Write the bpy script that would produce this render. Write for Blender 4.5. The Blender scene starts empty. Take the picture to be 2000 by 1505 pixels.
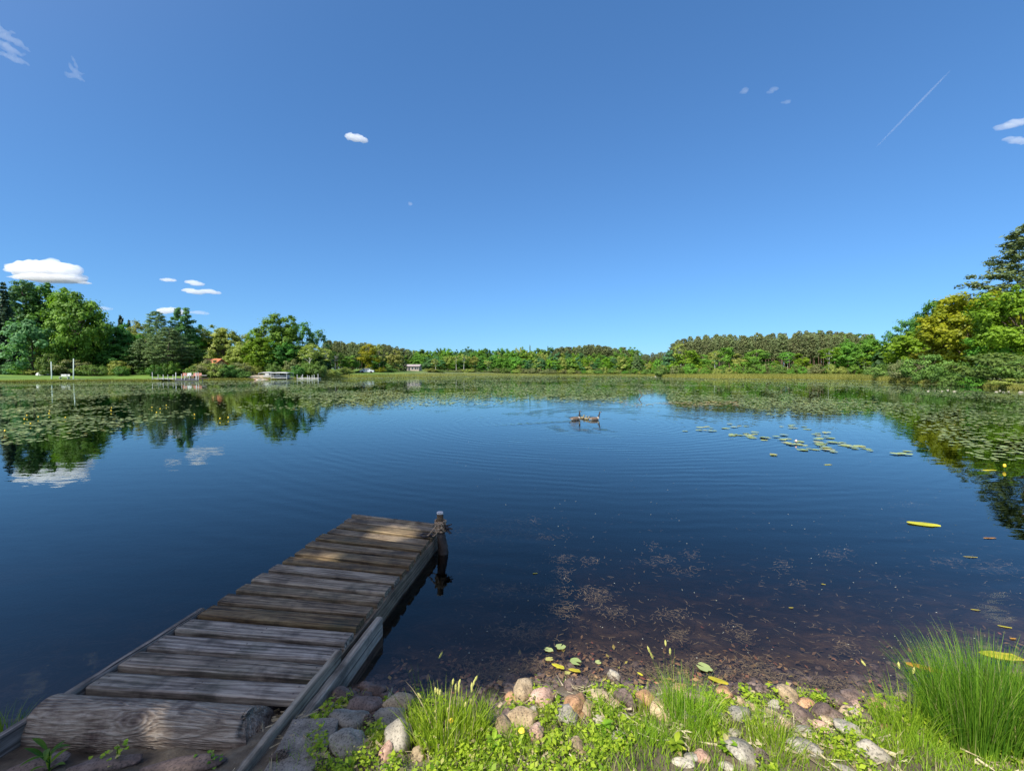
import bpy, math, random
import numpy as np
from mathutils import Vector, Matrix, noise as mnoise

sc = bpy.context.scene
col = sc.collection
# ------------------------------------------------------------------ camera
F, HC = 860.0, 1.65                      # focal length in photo pixels, eye height over the water
PITCH = math.atan(26.5 / F)
cd = bpy.data.cameras.new('camera'); cam = bpy.data.objects.new('camera', cd); col.objects.link(cam)
cam.location = (0, 0, HC); cam.rotation_euler = (math.pi / 2 - PITCH, 0, 0)
cd.sensor_width = 36; cd.lens = 36 * F / 2000; cd.clip_start = .05; cd.clip_end = 30000
sc.camera = cam
# ------------------------------------------------------------------ sky, sun, exposure
SUN_AZ = Vector((-.62, -.78, 0)).normalized(); SUN_EL = math.radians(47)
SUN = Vector((SUN_AZ.x * math.cos(SUN_EL), SUN_AZ.y * math.cos(SUN_EL), math.sin(SUN_EL)))
w = bpy.data.worlds.new('World'); sc.world = w; w.use_nodes = True
nt = w.node_tree; bg = nt.nodes['Background']
sky = nt.nodes.new('ShaderNodeTexSky'); sky.sky_type = 'NISHITA'; sky.sun_disc = False
sky.sun_elevation = SUN_EL; sky.sun_rotation = math.atan2(SUN_AZ.x, SUN_AZ.y)
sky.altitude = 400; sky.air_density = 1.0; sky.dust_density = .25; sky.ozone_density = 3.0
gm = nt.nodes.new('ShaderNodeGamma'); gm.inputs[1].default_value = .725
tn = nt.nodes.new('ShaderNodeMix'); tn.data_type = 'RGBA'; tn.blend_type = 'MULTIPLY'; tn.inputs[0].default_value = 1; tn.inputs[7].default_value = (.585, 1.07, 1.62, 1)
nt.links.new(sky.outputs[0], gm.inputs[0]); nt.links.new(gm.outputs[0], tn.inputs[6])
# extra glow added to the sky behind the viewer, warming the shaded dock
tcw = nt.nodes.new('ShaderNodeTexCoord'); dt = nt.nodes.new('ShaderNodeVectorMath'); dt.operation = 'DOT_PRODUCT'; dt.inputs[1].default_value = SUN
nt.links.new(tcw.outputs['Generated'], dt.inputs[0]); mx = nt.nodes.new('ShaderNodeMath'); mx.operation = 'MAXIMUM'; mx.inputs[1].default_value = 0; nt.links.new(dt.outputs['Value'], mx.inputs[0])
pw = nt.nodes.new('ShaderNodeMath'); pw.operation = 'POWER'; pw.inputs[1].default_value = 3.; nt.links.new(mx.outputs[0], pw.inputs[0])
glow = nt.nodes.new('ShaderNodeVectorMath'); glow.operation = 'SCALE'; glow.inputs[0].default_value = (6.5, 4.9, 3.2); nt.links.new(pw.outputs[0], glow.inputs['Scale'])
ad = nt.nodes.new('ShaderNodeVectorMath'); ad.operation = 'ADD'; nt.links.new(tn.outputs[2], ad.inputs[0]); nt.links.new(glow.outputs[0], ad.inputs[1]); nt.links.new(ad.outputs[0], bg.inputs[0])
bg.inputs[1].default_value = .113
sl = bpy.data.lights.new('sun', 'SUN'); sl.energy = 4.9; sl.angle = math.radians(.53); sl.color = (1, .96, .89)
so = bpy.data.objects.new('sun', sl); col.objects.link(so)
so.rotation_euler = (-SUN).to_track_quat('-Z', 'Y').to_euler(); so.location = (-20, -30, 40)
sc.view_settings.view_transform = 'Standard'; sc.view_settings.look = 'None'
sc.view_settings.exposure = .5; sc.view_settings.gamma = 1
sc.cycles.volume_bounces = 8; sc.cycles.max_bounces = 10; sc.cycles.transparent_max_bounces = 16
sc.cycles.use_denoising = True

# ------------------------------------------------------------------ helpers
def ray(px, py):
    a, b = (px - 1000) / F, (752.5 - py) / F
    c, s = math.cos(PITCH), math.sin(PITCH)
    return Vector((a, b * s + c, b * c - s))
def at(px, py, z=0.):
    d = ray(px, py); t = (z - HC) / d.z
    return Vector((0, 0, HC)) + d * t
def atd(px, py, Y):
    d = ray(px, py); return Vector((0, 0, HC)) + d * (Y / d.y)
def tag(o, label=None, cat=None, group=None, kind=None):
    if label: o['label'] = label
    if cat: o['category'] = cat
    if group: o['group'] = group
    if kind: o['kind'] = kind
    return o
def link(name, me, mats=(), parent=None, loc=(0, 0, 0), rot=(0, 0, 0), scale=(1, 1, 1)):
    o = bpy.data.objects.new(name, me); col.objects.link(o)
    if me is not None and not len(me.materials):
        for m in (mats if isinstance(mats, (list, tuple)) else [mats]): me.materials.append(m)
    o.location = loc; o.rotation_euler = rot; o.scale = scale
    if parent: o.parent = parent
    return o
def empty(name, loc=(0, 0, 0), rz=0.):
    o = bpy.data.objects.new(name, None); col.objects.link(o); o.location = loc; o.rotation_euler = (0, 0, rz)
    o.empty_display_size = .2
    return o
def np_mesh(name, V, Fc, tint=None, smooth=False, midx=None):
    V = np.asarray(V, np.float32); Fc = np.asarray(Fc, np.int32)
    n, k = Fc.shape
    me = bpy.data.meshes.new(name)
    me.vertices.add(len(V)); me.vertices.foreach_set('co', V.ravel())
    me.loops.add(n * k); me.loops.foreach_set('vertex_index', Fc.ravel())
    me.polygons.add(n); me.polygons.foreach_set('loop_start', np.arange(0, n * k, k, dtype=np.int32))
    if midx is not None: me.polygons.foreach_set('material_index', np.asarray(midx, np.int32))
    me.polygons.foreach_set('use_smooth', np.full(n, smooth, dtype=bool))
    if tint is not None:
        a = me.attributes.new('tint', 'FLOAT', 'POINT'); a.data.foreach_set('value', np.asarray(tint, np.float32))
    me.update(calc_edges=True); me.validate()
    return me
class MB:
    """collects quads; build() links them as one mesh object"""
    def __init__(s): s.v = []; s.f = []
    def add(s, vs, fs):
        b = len(s.v); s.v += [tuple(v) for v in vs]; s.f += [tuple(i + b for i in f) for f in fs]
    def box(s, c, d, rz=0, ry=0, rx=0, bev=0):
        M = Matrix.Translation(c) @ Matrix.Rotation(rz, 4, 'Z') @ Matrix.Rotation(ry, 4, 'Y') @ Matrix.Rotation(rx, 4, 'X')
        x, y, z = d[0] / 2, d[1] / 2, d[2] / 2
        vs = [M @ Vector((i * x, j * y, k * z)) for k in (-1, 1) for j in (-1, 1) for i in (-1, 1)]
        s.add(vs, [(0, 2, 3, 1), (4, 5, 7, 6), (0, 1, 5, 4), (2, 6, 7, 3), (0, 4, 6, 2), (1, 3, 7, 5)])
    def bar(s, a, b, wd, ht):
        a, b = Vector(a), Vector(b); d = (b - a); L = d.length
        q = d.to_track_quat('X', 'Z').to_matrix().to_4x4(); M = Matrix.Translation((a + b) / 2) @ q
        vs = [M @ Vector((i * L / 2, j * wd / 2, k * ht / 2)) for k in (-1, 1) for j in (-1, 1) for i in (-1, 1)]
        s.add(vs, [(0, 2, 3, 1), (4, 5, 7, 6), (0, 1, 5, 4), (2, 6, 7, 3), (0, 4, 6, 2), (1, 3, 7, 5)])
    def tube(s, pts, rads, n=8, cap=True):
        pts = [Vector(p) for p in pts]; rings = []; 
        up = Vector((0, 0, 1))
        for i, p in enumerate(pts):
            t = (pts[min(i + 1, len(pts) - 1)] - pts[max(i - 1, 0)]).normalized()
            ref = Vector((1, 0, 0)) if abs(t.x) < .8 else Vector((0, 1, 0))
            u = t.cross(ref).normalized(); v = t.cross(u)
            r = rads[i] if hasattr(rads, '__len__') else rads
            rings.append([p + (u * math.cos(2 * math.pi * k / n) + v * math.sin(2 * math.pi * k / n)) * r for k in range(n)])
        vs = [v for r in rings for v in r]; fs = []
        for i in range(len(pts) - 1):
            for k in range(n):
                k2 = (k + 1) % n
                fs.append((i * n + k, i * n + k2, (i + 1) * n + k2, (i + 1) * n + k))
        if cap: fs += [tuple(range(n))[::-1], tuple((len(pts) - 1) * n + k for k in range(n))]
        s.add(vs, fs)
    def mesh(s, name, smooth=False):
        me = bpy.data.meshes.new(name); me.from_pydata(s.v, [], s.f); me.update()
        if smooth:
            for p in me.polygons: p.use_smooth = True
        return me
    def build(s, name, mat, parent=None, smooth=False, **k):
        return link(name, s.mesh(name, smooth), mat, parent, **k)

# ---- materials
def nmat(name):
    m = bpy.data.materials.new(name); m.use_nodes = True
    return m, m.node_tree, m.node_tree.nodes['Principled BSDF'], m.node_tree.nodes['Material Output']
def N(t, typ, **kw):
    n = t.nodes.new(typ)
    for k, v in kw.items():
        if k in n.inputs.keys() if isinstance(k, str) else False: n.inputs[k].default_value = v
        else: setattr(n, k, v)
    return n
def ramp(t, fac, stops):
    r = t.nodes.new('ShaderNodeValToRGB'); e = r.color_ramp.elements
    while len(e) < len(stops): e.new(.5)
    for i, (p, c) in enumerate(stops): e[i].position = p; e[i].color = (*c, 1) if len(c) == 3 else c
    t.links.new(fac, r.inputs[0]); return r.outputs[0]
def coords(t, scale=(1, 1, 1), kind='Object', rnd=True):
    tc = t.nodes.new('ShaderNodeTexCoord'); mp = t.nodes.new('ShaderNodeMapping')
    mp.inputs['Scale'].default_value = scale; t.links.new(tc.outputs[kind], mp.inputs[0])
    if rnd:
        oi = t.nodes.new('ShaderNodeObjectInfo'); mu = t.nodes.new('ShaderNodeMath'); mu.operation = 'MULTIPLY'; mu.inputs[1].default_value = 37.
        t.links.new(oi.outputs['Random'], mu.inputs[0]); cb = t.nodes.new('ShaderNodeCombineXYZ')
        for i in range(3): t.links.new(mu.outputs[0], cb.inputs[i])
        t.links.new(cb.outputs[0], mp.inputs['Location'])
    return mp.outputs[0]
def nz(t, vec, scale, detail=5, rough=.6, dist=0):
    n = t.nodes.new('ShaderNodeTexNoise'); n.inputs['Scale'].default_value = scale; n.inputs['Detail'].default_value = detail
    n.inputs['Roughness'].default_value = rough; n.inputs['Distortion'].default_value = dist
    if vec is not None: t.links.new(vec, n.inputs['Vector'])
    return n.outputs['Fac']
def mixc(t, fac, a, b, mode='MIX'):
    m = t.nodes.new('ShaderNodeMix'); m.data_type = 'RGBA'; m.blend_type = mode
    for s, v in ((0, fac), (6, a), (7, b)):
        if isinstance(v, (int, float)): m.inputs[s].default_value = v
        elif isinstance(v, tuple): m.inputs[s].default_value = (*v, 1)
        else: t.links.new(v, m.inputs[s])
    return m.outputs[2]
def mathn(t, op, a, b=None, c=None, clamp=False):
    m = t.nodes.new('ShaderNodeMath'); m.operation = op; m.use_clamp = clamp
    for i, v in enumerate((a, b, c)):
        if v is None: continue
        if isinstance(v, (int, float)): m.inputs[i].default_value = v
        else: t.links.new(v, m.inputs[i])
    return m.outputs[0]
def bump(t, p, h, strength=.5, dist=.01):
    b = t.nodes.new('ShaderNodeBump'); b.inputs['Strength'].default_value = strength; b.inputs['Distance'].default_value = dist
    t.links.new(h, b.inputs['Height']); t.links.new(b.outputs[0], p.inputs['Normal'])
def simple(name, c1, c2, scale=8, rough=.8, bstr=.3, bdist=.01, stretch=(1, 1, 1), metal=0, lo=.35, hi=.65):
    m, t, p, o = nmat(name); v = coords(t, stretch)
    f = nz(t, v, scale); t.links.new(ramp(t, f, [(lo, c1), (hi, c2)]), p.inputs['Base Color'])
    p.inputs['Roughness'].default_value = rough; p.inputs['Metallic'].default_value = metal
    if bstr: bump(t, p, nz(t, v, scale * 3), bstr, bdist)
    return m
def leafmat(name, c1, c2, transl=.35, rough=.55, var=.35, spec=.25, dead=None):
    """foliage: tint attribute per leaf, small shift per plant, part of the light comes through"""
    m, t, p, o = nmat(name)
    a = t.nodes.new('ShaderNodeAttribute'); a.attribute_name = 'tint'
    c = ramp(t, a.outputs['Fac'], [(0, c1), (1, c2)] if dead is None else [(0, c1), (.84, c2), (.92, dead), (1, dead)])
    oi = t.nodes.new('ShaderNodeObjectInfo')
    h = t.nodes.new('ShaderNodeHueSaturation'); t.links.new(c, h.inputs['Color'])
    t.links.new(mathn(t, 'MULTIPLY_ADD', oi.outputs['Random'], .035, .4825), h.inputs['Hue'])
    t.links.new(mathn(t, 'MULTIPLY_ADD', oi.outputs['Random'], var, 1 - var / 2), h.inputs['Value'])
    t.links.new(h.outputs[0], p.inputs['Base Color']); p.inputs['Roughness'].default_value = rough
    p.inputs['Specular IOR Level'].default_value = spec
    tr = t.nodes.new('ShaderNodeBsdfTranslucent'); ms = t.nodes.new('ShaderNodeMixShader')
    wm = mixc(t, 1., h.outputs[0], (1.25, 1.3, .55), 'MULTIPLY'); t.links.new(wm, tr.inputs[0])
    ms.inputs[0].default_value = transl
    t.links.new(p.outputs[0], ms.inputs[1]); t.links.new(tr.outputs[0], ms.inputs[2]); t.links.new(ms.outputs[0], o.inputs[0])
    return m
def woodmat(name, dark, mid, light, scale=1., moss=.0, knots=True, rough=.85):
    m, t, p, o = nmat(name)
    v = coords(t, (1, 1, 1)); st = t.nodes.new('ShaderNodeMapping'); st.inputs['Scale'].default_value = (1.0 * scale, 42 * scale, 42 * scale); t.links.new(v, st.inputs[0])
    g1 = nz(t, st.outputs[0], 1.6, 8, .68, .9)
    st2 = t.nodes.new('ShaderNodeMapping'); st2.inputs['Scale'].default_value = (3 * scale, 8 * scale, 8 * scale); t.links.new(v, st2.inputs[0])
    wv = t.nodes.new('ShaderNodeTexWave'); wv.wave_type = 'RINGS'; wv.rings_direction = 'X'
    st3 = t.nodes.new('ShaderNodeMapping'); st3.inputs['Scale'].default_value = (.35 * scale, 3.2 * scale, 3.2 * scale); t.links.new(v, st3.inputs[0])
    t.links.new(st3.outputs[0], wv.inputs['Vector']); wv.inputs['Scale'].default_value = 5; wv.inputs['Distortion'].default_value = 9
    wv.inputs['Detail'].default_value = 3; wv.inputs['Detail Scale'].default_value = 1.1
    g2 = nz(t, st2.outputs[0], 1.2, 4, .6, .4)
    h = mathn(t, 'ADD', mathn(t, 'MULTIPLY', g1, .6), mathn(t, 'MULTIPLY', wv.outputs['Fac'], .09)); h = mathn(t, 'ADD', h, mathn(t, 'MULTIPLY', g2, .38))
    c = ramp(t, h, [(.41, dark), (.52, mid), (.65, light)])
    oi = t.nodes.new('ShaderNodeObjectInfo')
    hsn = t.nodes.new('ShaderNodeHueSaturation'); t.links.new(c, hsn.inputs['Color'])
    t.links.new(mathn(t, 'MULTIPLY_ADD', oi.outputs['Random'], .7, .65), hsn.inputs['Value'])
    t.links.new(mathn(t, 'MULTIPLY_ADD', oi.outputs['Random'], -.9, 1.4), hsn.inputs['Saturation'])
    c = hsn.outputs[0]
    if moss: 
        mf = ramp(t, nz(t, v, 3.1, 6), [(.5, (0, 0, 0)), (.68, (moss,) * 3)]); c = mixc(t, mf, c, (.045, .06, .03))
    # blotches of dark weathering and a few cracks
    bl = ramp(t, nz(t, v, 7, 4), [(.28, (.35,) * 3), (.5, (1, 1, 1))]); c = mixc(t, 1., c, bl, 'MULTIPLY')
    st4 = t.nodes.new('ShaderNodeMapping'); st4.inputs['Scale'].default_value = (1.3 * scale, 70 * scale, 70 * scale); t.links.new(v, st4.inputs[0])
    cr = ramp(t, nz(t, st4.outputs[0], 1., 3, .5), [(.31, (.12,) * 3), (.37, (1, 1, 1))]); c = mixc(t, 1., c, cr, 'MULTIPLY')
    t.links.new(c, p.inputs['Base Color']); p.inputs['Roughness'].default_value = rough
    hh = mathn(t, 'MULTIPLY', h, mathn(t, 'ADD', cr, .3)); bump(t, p, hh, .8, .006)
    return m

M = {}
M['dock_wood'] = woodmat('dock_wood', (.052, .034, .019), (.19, .138, .088), (.38, .30, .20), moss=.4)
M['grey_wood'] = woodmat('grey_wood', (.11, .08, .05), (.25, .2, .135), (.37, .31, .22), scale=.8)
M['stringer_wood'] = woodmat('stringer_wood', (.045, .029, .015), (.14, .092, .05), (.26, .185, .11), moss=.5)
M['bark'] = simple('bark', (.05, .035, .025), (.16, .12, .09), 6, .9, .6, .03, (1, 1, .25))
M['pine_bark'] = simple('pine_bark', (.09, .06, .045), (.26, .17, .12), 5, .9, .5, .03, (1, 1, .3))
M['birch_bark'] = simple('birch_bark', (.12, .11, .1), (.72, .7, .64), 4, .7, .2, .01, (1, 1, 2.5), lo=.3, hi=.42)
G = M
G['maple'] = leafmat('maple_leaf', (0.077, 0.188, 0.023), (0.216, 0.414, 0.047))
G['dark_maple'] = leafmat('dark_maple_leaf', (0.043, 0.123, 0.023), (0.13, 0.282, 0.037))
G['olive'] = leafmat('olive_leaf', (0.173, 0.226, 0.042), (0.433, 0.47, 0.113))
G['yellow'] = leafmat('yellow_leaf', (0.163, 0.19, 0.008), (0.37, 0.351, 0.018), .4)
G['bright'] = leafmat('bright_leaf', (0.104, 0.221, 0.013), (0.254, 0.415, 0.026), .4)
G['bluegreen'] = leafmat('bluegreen_leaf', (0.052, 0.153, 0.063), (0.155, 0.322, 0.107))
G['pine'] = leafmat('pine_needle', (0.068, 0.13, 0.051), (0.215, 0.294, 0.102), .2)
G['red_pine'] = leafmat('red_pine_needle', (0.106, 0.144, 0.056), (0.275, 0.312, 0.125), .2)
G['spruce'] = leafmat('spruce_needle', (0.026, 0.057, 0.031), (0.078, 0.125, 0.057), .1)
G['brownbush'] = leafmat('brown_shrub_leaf', (0.124, 0.147, 0.056), (0.282, 0.305, 0.113))
G['shrub'] = leafmat('shrub_leaf', (0.079, 0.153, 0.028), (0.215, 0.339, 0.068))
G['palebranch'] = simple('pale_branch', (.25, .2, .17), (.45, .38, .34), 4, .9, 0)

# ------------------------------------------------------------------ lake outline and ground
SHORE = [(-260, 752), (0, 746.5), (100, 745.5), (200, 744.5), (300, 744), (400, 742.6), (500, 741.4), (600, 740), (700, 738), (800, 736),
         (900, 734.4), (1000, 733.6), (1200, 733.4), (1265, 733.8), (1300, 737), (1400, 738.6), (1600, 740), (1700, 743), (1750, 746),
         (1850, 750.5), (1900, 754.5), (2000, 762), (2120, 774)]
_az, _R = [], []
for px, py in SHORE:
    p = at(px, py, 0); _az.append(math.atan2(p.x, p.y)); _R.append(math.hypot(p.x, p.y))
_az = [-math.pi * .52, -math.radians(72)] + _az + [math.radians(66), math.radians(80), math.pi * .52]
_R = [40, 75] + _R + [34, 24, 20]
def Rshore(az): return np.interp(az, _az, _R)
def near_shore(x):
    return 2.25 + .05 * np.sin(x * 2.1 + .5) + .03 * np.sin(x * 5.7) + np.where(x > 1.6, .10 * (x - 1.6), 0) * (x < 4) + .0 * x + np.where(x > 4, .24, 0) - .3 * np.clip((-1.35 - x) / .4, 0, 1)
def hgt(x, y):
    x = np.asarray(x, float); y = np.asarray(y, float)
    r = np.hypot(x, y); az = np.arctan2(x, y)
    ff = Rshore(az); d = r - ff
    d = np.where(np.abs(az) > math.pi * .52, -1e3, d)
    deg = np.degrees(az)
    top = np.interp(deg, [-60, -30, -22, -10, 5, 15, 19, 38, 44, 60], [1.15, 1.1, 1.5, 2.4, 1.6, 1.2, .55, .55, 1.2, 2.2])
    ls = np.interp(deg, [-60, -20, -10, 15, 19, 38, 44], [13, 13, 25, 25, 40, 40, 12])
    far_land = .06 + top * (1 - np.exp(-np.maximum(d, 0) / ls)) + np.maximum(d - 30, 0) * .012
    far_wat = -np.minimum(1.6, .02 + .12 * np.maximum(-d, 0))
    fz = np.where(d > 0, far_land * np.clip(d / .6, 0, 1), far_wat)
    e = near_shore(x) - y
    near_land = .13 * (1 - np.exp(-np.maximum(e, 0) / .3)) + .045 * np.minimum(np.maximum(e, 0), 8)
    near_wat = -np.minimum(1.6, .02 + .30 * (1 - np.exp(-np.maximum(-e, 0) / 1.2)) * .6 + .13 * np.maximum(-e, 0))
    nzv = np.where(e > 0, near_land, near_wat)
    z = np.maximum(fz, nzv)
    z = z + (r < 12) * .012 * (np.sin(x * 9.1 + y * 4) * np.sin(y * 11.3 - x * 3) + .6 * np.sin(x * 23 + 1) * np.sin(y * 19))
    return z
def gz(x, y): return float(hgt(x, y))

radii = np.concatenate([[.02], np.linspace(.4, 6, 190), np.geomspace(6.1, 40, 90), np.linspace(41, 330, 300), np.geomspace(340, 9000, 25)])
nA = 900; aa = np.linspace(-math.pi, math.pi, nA, endpoint=False)
RR, AA = np.meshgrid(radii, aa, indexing='ij')
X = RR * np.sin(AA); Y = RR * np.cos(AA); Z = hgt(X, Y)
V = np.stack([X.ravel(), Y.ravel(), Z.ravel()], 1)
i = np.arange(len(radii) - 1)[:, None]; j = np.arange(nA)[None, :]; j2 = (j + 1) % nA
FQ = np.stack([(i * nA + j), (i * nA + j2), ((i + 1) * nA + j2), ((i + 1) * nA + j)], -1).reshape(-1, 4)
FQ = FQ[:, ::-1]
m, t, p, o = nmat('ground_material')
geo = t.nodes.new('ShaderNodeNewGeometry'); sep = t.nodes.new('ShaderNodeSeparateXYZ'); t.links.new(geo.outputs['Position'], sep.inputs[0])
P = geo.outputs['Position']
n1 = nz(t, P, .12, 6); n2 = nz(t, P, 5, 8, .7); n3 = nz(t, P, 30, 4)
lawn = ramp(t, n1, [(.35, (.05, .12, .01)), (.65, (.15, .25, .02))])
wild = ramp(t, n1, [(.35, (.07, .10, .025)), (.65, (.16, .19, .05))])
isleft = mathn(t, 'MULTIPLY_ADD', sep.outputs[0], -.08, -2.6, clamp=True)
farc = mixc(t, isleft, wild, lawn)
soil = ramp(t, n2, [(.3, (.045, .032, .02)), (.5, (.13, .10, .065)), (.7, (.28, .24, .17))])
wet = mathn(t, 'MULTIPLY_ADD', sep.outputs[2], -22, 2.1, clamp=True)
wet = mathn(t, 'MULTIPLY', wet, mathn(t, 'MULTIPLY_ADD', n2, 1.6, .1, clamp=True))
soil = mixc(t, wet, soil, ramp(t, n2, [(.35, (.02, .013, .009)), (.65, (.075, .05, .032))]))
farc = mixc(t, mathn(t, 'MULTIPLY_ADD', sep.outputs[1], .01, -2.9, clamp=True), farc, (.045, .06, .04))
isfar = mathn(t, 'MULTIPLY_ADD', sep.outputs[1], .1, -1., clamp=True)
land = mixc(t, isfar, soil, farc)
mud = ramp(t, nz(t, P, 3.2, 8, .75, 1.2), [(.3, (.03, .018, .011)), (.5, (.085, .052, .032)), (.66, (.2, .125, .07))])
under = mathn(t, 'MULTIPLY_ADD', sep.outputs[2], -30, .3, clamp=True)
t.links.new(mixc(t, under, land, mud), p.inputs['Base Color']); p.inputs['Roughness'].default_value = .95
bump(t, p, mathn(t, 'ADD', n2, mathn(t, 'MULTIPLY', n3, .4)), .7, .03)
ground = link('ground', np_mesh('ground', V, FQ, smooth=True), m); tag(ground, kind='structure')

# ------------------------------------------------------------------ water
m, t, p, o = nmat('water_material')
t.nodes.remove(p)
geo = t.nodes.new('ShaderNodeNewGeometry'); P = geo.outputs['Position']
GO = at(1140, 822, 0)
def ring(cx, cy, wl, amp, fall, phase=0, jit=.25):
    vd = t.nodes.new('ShaderNodeVectorMath'); vd.operation = 'DISTANCE'; t.links.new(P, vd.inputs[0]); vd.inputs[1].default_value = (cx, cy, 0)
    d = vd.outputs['Value']
    nn = nz(t, P, .5, 3, .55)
    ph = mathn(t, 'MULTIPLY_ADD', nn, 14., phase)
    s = mathn(t, 'SINE', mathn(t, 'ADD', mathn(t, 'MULTIPLY', d, 2 * math.pi / wl), ph))
    dec = mathn(t, 'POWER', math.e, mathn(t, 'MULTIPLY', d, -1 / fall))
    mod = mathn(t, 'MULTIPLY_ADD', nz(t, P, .45, 3), 3.2, -1.15, clamp=True)
    return mathn(t, 'MULTIPLY', mathn(t, 'MULTIPLY', s, mathn(t, 'MULTIPLY', dec, amp)), mod)
h = ring(GO.x, GO.y, .29, .0030, 6.)
h = mathn(t, 'ADD', h, ring(GO.x + .9, GO.y + .1, .23, .0016, 4., 1.))
h = mathn(t, 'ADD', h, ring(14, 38, .8, .0008, 40., 2.))
mp = t.nodes.new('ShaderNodeMapping'); mp.inputs['Scale'].default_value = (1, 2.2, 1); mp.inputs['Rotation'].default_value = (0, 0, .25); t.links.new(P, mp.inputs[0])
h = mathn(t, 'ADD', h, mathn(t, 'MULTIPLY', nz(t, mp.outputs[0], 1.3, 3, .5), .0026))
# wake trailing left of the geese
sx = t.nodes.new('ShaderNodeSeparateXYZ'); t.links.new(P, sx.inputs[0])
wy = mathn(t, 'ABSOLUTE', mathn(t, 'SUBTRACT', sx.outputs[1], mathn(t, 'MULTIPLY_ADD', sx.outputs[0], .42, GO.y - .42 * GO.x)))
wk = mathn(t, 'MULTIPLY', mathn(t, 'MULTIPLY_ADD', wy, -3.2, 1, clamp=True), mathn(t, 'MULTIPLY', mathn(t, 'LESS_THAN', sx.outputs[0], GO.x - .1), mathn(t, 'MULTIPLY_ADD', sx.outputs[0], .45, .6, clamp=True)))
h = mathn(t, 'ADD', h, mathn(t, 'MULTIPLY', mathn(t, 'MULTIPLY', nz(t, P, 9, 2), wk), .012))
bp = t.nodes.new('ShaderNodeBump'); bp.inputs['Strength'].default_value = 1; bp.inputs['Distance'].default_value = 1; t.links.new(h, bp.inputs['Height'])
fr = t.nodes.new('ShaderNodeFresnel'); fr.inputs['IOR'].default_value = 1.41; t.links.new(bp.outputs[0], fr.inputs['Normal'])
gl = t.nodes.new('ShaderNodeBsdfGlossy'); gl.inputs['Roughness'].default_value = .012; t.links.new(bp.outputs[0], gl.inputs['Normal'])
gl.inputs['Color'].default_value = (.9, 1, 1, 1)
tb = t.nodes.new('ShaderNodeBsdfTransparent'); ms = t.nodes.new('ShaderNodeMixShader')
t.links.new(fr.outputs[0], ms.inputs[0]); t.links.new(tb.outputs[0], ms.inputs[1]); t.links.new(gl.outputs[0], ms.inputs[2]); t.links.new(ms.outputs[0], o.inputs[0])
va = t.nodes.new('ShaderNodeVolumeAbsorption'); va.inputs['Color'].default_value = (.5, .45, .38, 1); va.inputs['Density'].default_value = 3.3
t.links.new(va.outputs[0], o.inputs['Volume'])
mb = MB(); mb.box((0, 150, -1.5), (700, 360, 3.0))
wat = mb.build('water', m); tag(wat, kind='structure')

# ------------------------------------------------------------------ clouds
def cloudmat(name, dens):
    m, t, p, o = nmat(name); t.nodes.remove(p)
    pv = t.nodes.new('ShaderNodeVolumePrincipled'); pv.inputs['Color'].default_value = (1, 1, 1, 1); pv.inputs['Density'].default_value = dens
    pv.inputs['Anisotropy'].default_value = 0
    t.links.new(pv.outputs[0], o.inputs['Volume']); return m
M['cloud'] = cloudmat('cloud_volume', .03); M['thin_cloud'] = cloudmat('thin_cloud_volume', .009); M['wisp'] = cloudmat('wisp_volume', .0045)
def cloud(blobs, mat, label, group='small clouds', D=2600, vox=.35, flat=1., name='cloud', streak=None, seed=0):
    """blobs: (px, py, rx px, ry px)"""
    rn = random.Random(seed); vs, fs = [], []
    c0 = atd(blobs[0][0], blobs[0][1], D)
    for (bx, by, rx, ry) in blobs:
        c = atd(bx, by, D) - c0; ax, az_ = rx * D / F, ry * D / F; ay = (ax + az_) / 2 * rn.uniform(.7, 1)
        nu, nv = 22, 14; b = len(vs)
        for iv in range(nv + 1):
            th = math.pi * iv / nv
            for iu in range(nu):
                ph = 2 * math.pi * iu / nu
                n_ = Vector((math.sin(th) * math.cos(ph), math.sin(th) * math.sin(ph), math.cos(th)))
                k = 1 + .4 * mnoise.noise(n_ * 1.9 + Vector((bx, by, 0)) * .1) + .2 * mnoise.noise(n_ * 4.5 + Vector((by, bx, 0)) * .1)
                vs.append((c.x + n_.x * ax * k, c.y + rn.uniform(-.0, .0) + n_.y * ay * k, c.z + n_.z * az_ * k * (1 if n_.z > 0 else flat)))
        for iv in range(nv):
            for iu in range(nu):
                u2 = (iu + 1) % nu
                fs.append((b + iv * nu + iu, b + (iv + 1) * nu + iu, b + (iv + 1) * nu + u2, b + iv * nu + u2))
    me = bpy.data.meshes.new(name); me.from_pydata(vs, [], fs); me.update()
    ob = link(name, me, mat, loc=c0)
    rm = ob.modifiers.new('r', 'REMESH'); rm.mode = 'VOXEL'; rm.voxel_size = vox * min(min(b[2], b[3]) for b in blobs) * D / F
    tag(ob, label, 'cloud', group); return ob
rn = random.Random(5)
cloud([(60, 528, 40, 17), (38, 525, 20, 13), (90, 527, 40, 18), (125, 532, 30, 15), (140, 530, 18, 14), (148, 545, 20, 9), (100, 545, 60, 8), (50, 520, 18, 11), (75, 517, 20, 9), (115, 521, 18, 9), (165, 553, 12, 3)],
      M['cloud'], 'big white flat-based cloud above the left trees', 'low clouds over the left shore', vox=.4, flat=.6)
cloud([(328, 547, 14, 3.5), (338, 548, 8, 2.5)], M['cloud'], 'tiny cloud streak left of the paired small clouds', 'low clouds over the left shore', flat=.7)
cloud([(372, 551, 12, 4), (385, 555, 14, 4.5), (378, 552, 10, 5)], M['cloud'], 'small cloud directly above the longest small cloud', 'low clouds over the left shore', flat=.7)
cloud([(368, 567, 14, 4), (385, 571, 18, 5), (405, 569, 16, 5), (420, 572, 12, 4)], M['cloud'], 'long low cloud streak right of the big white cloud', 'low clouds over the left shore', flat=.7)
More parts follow.
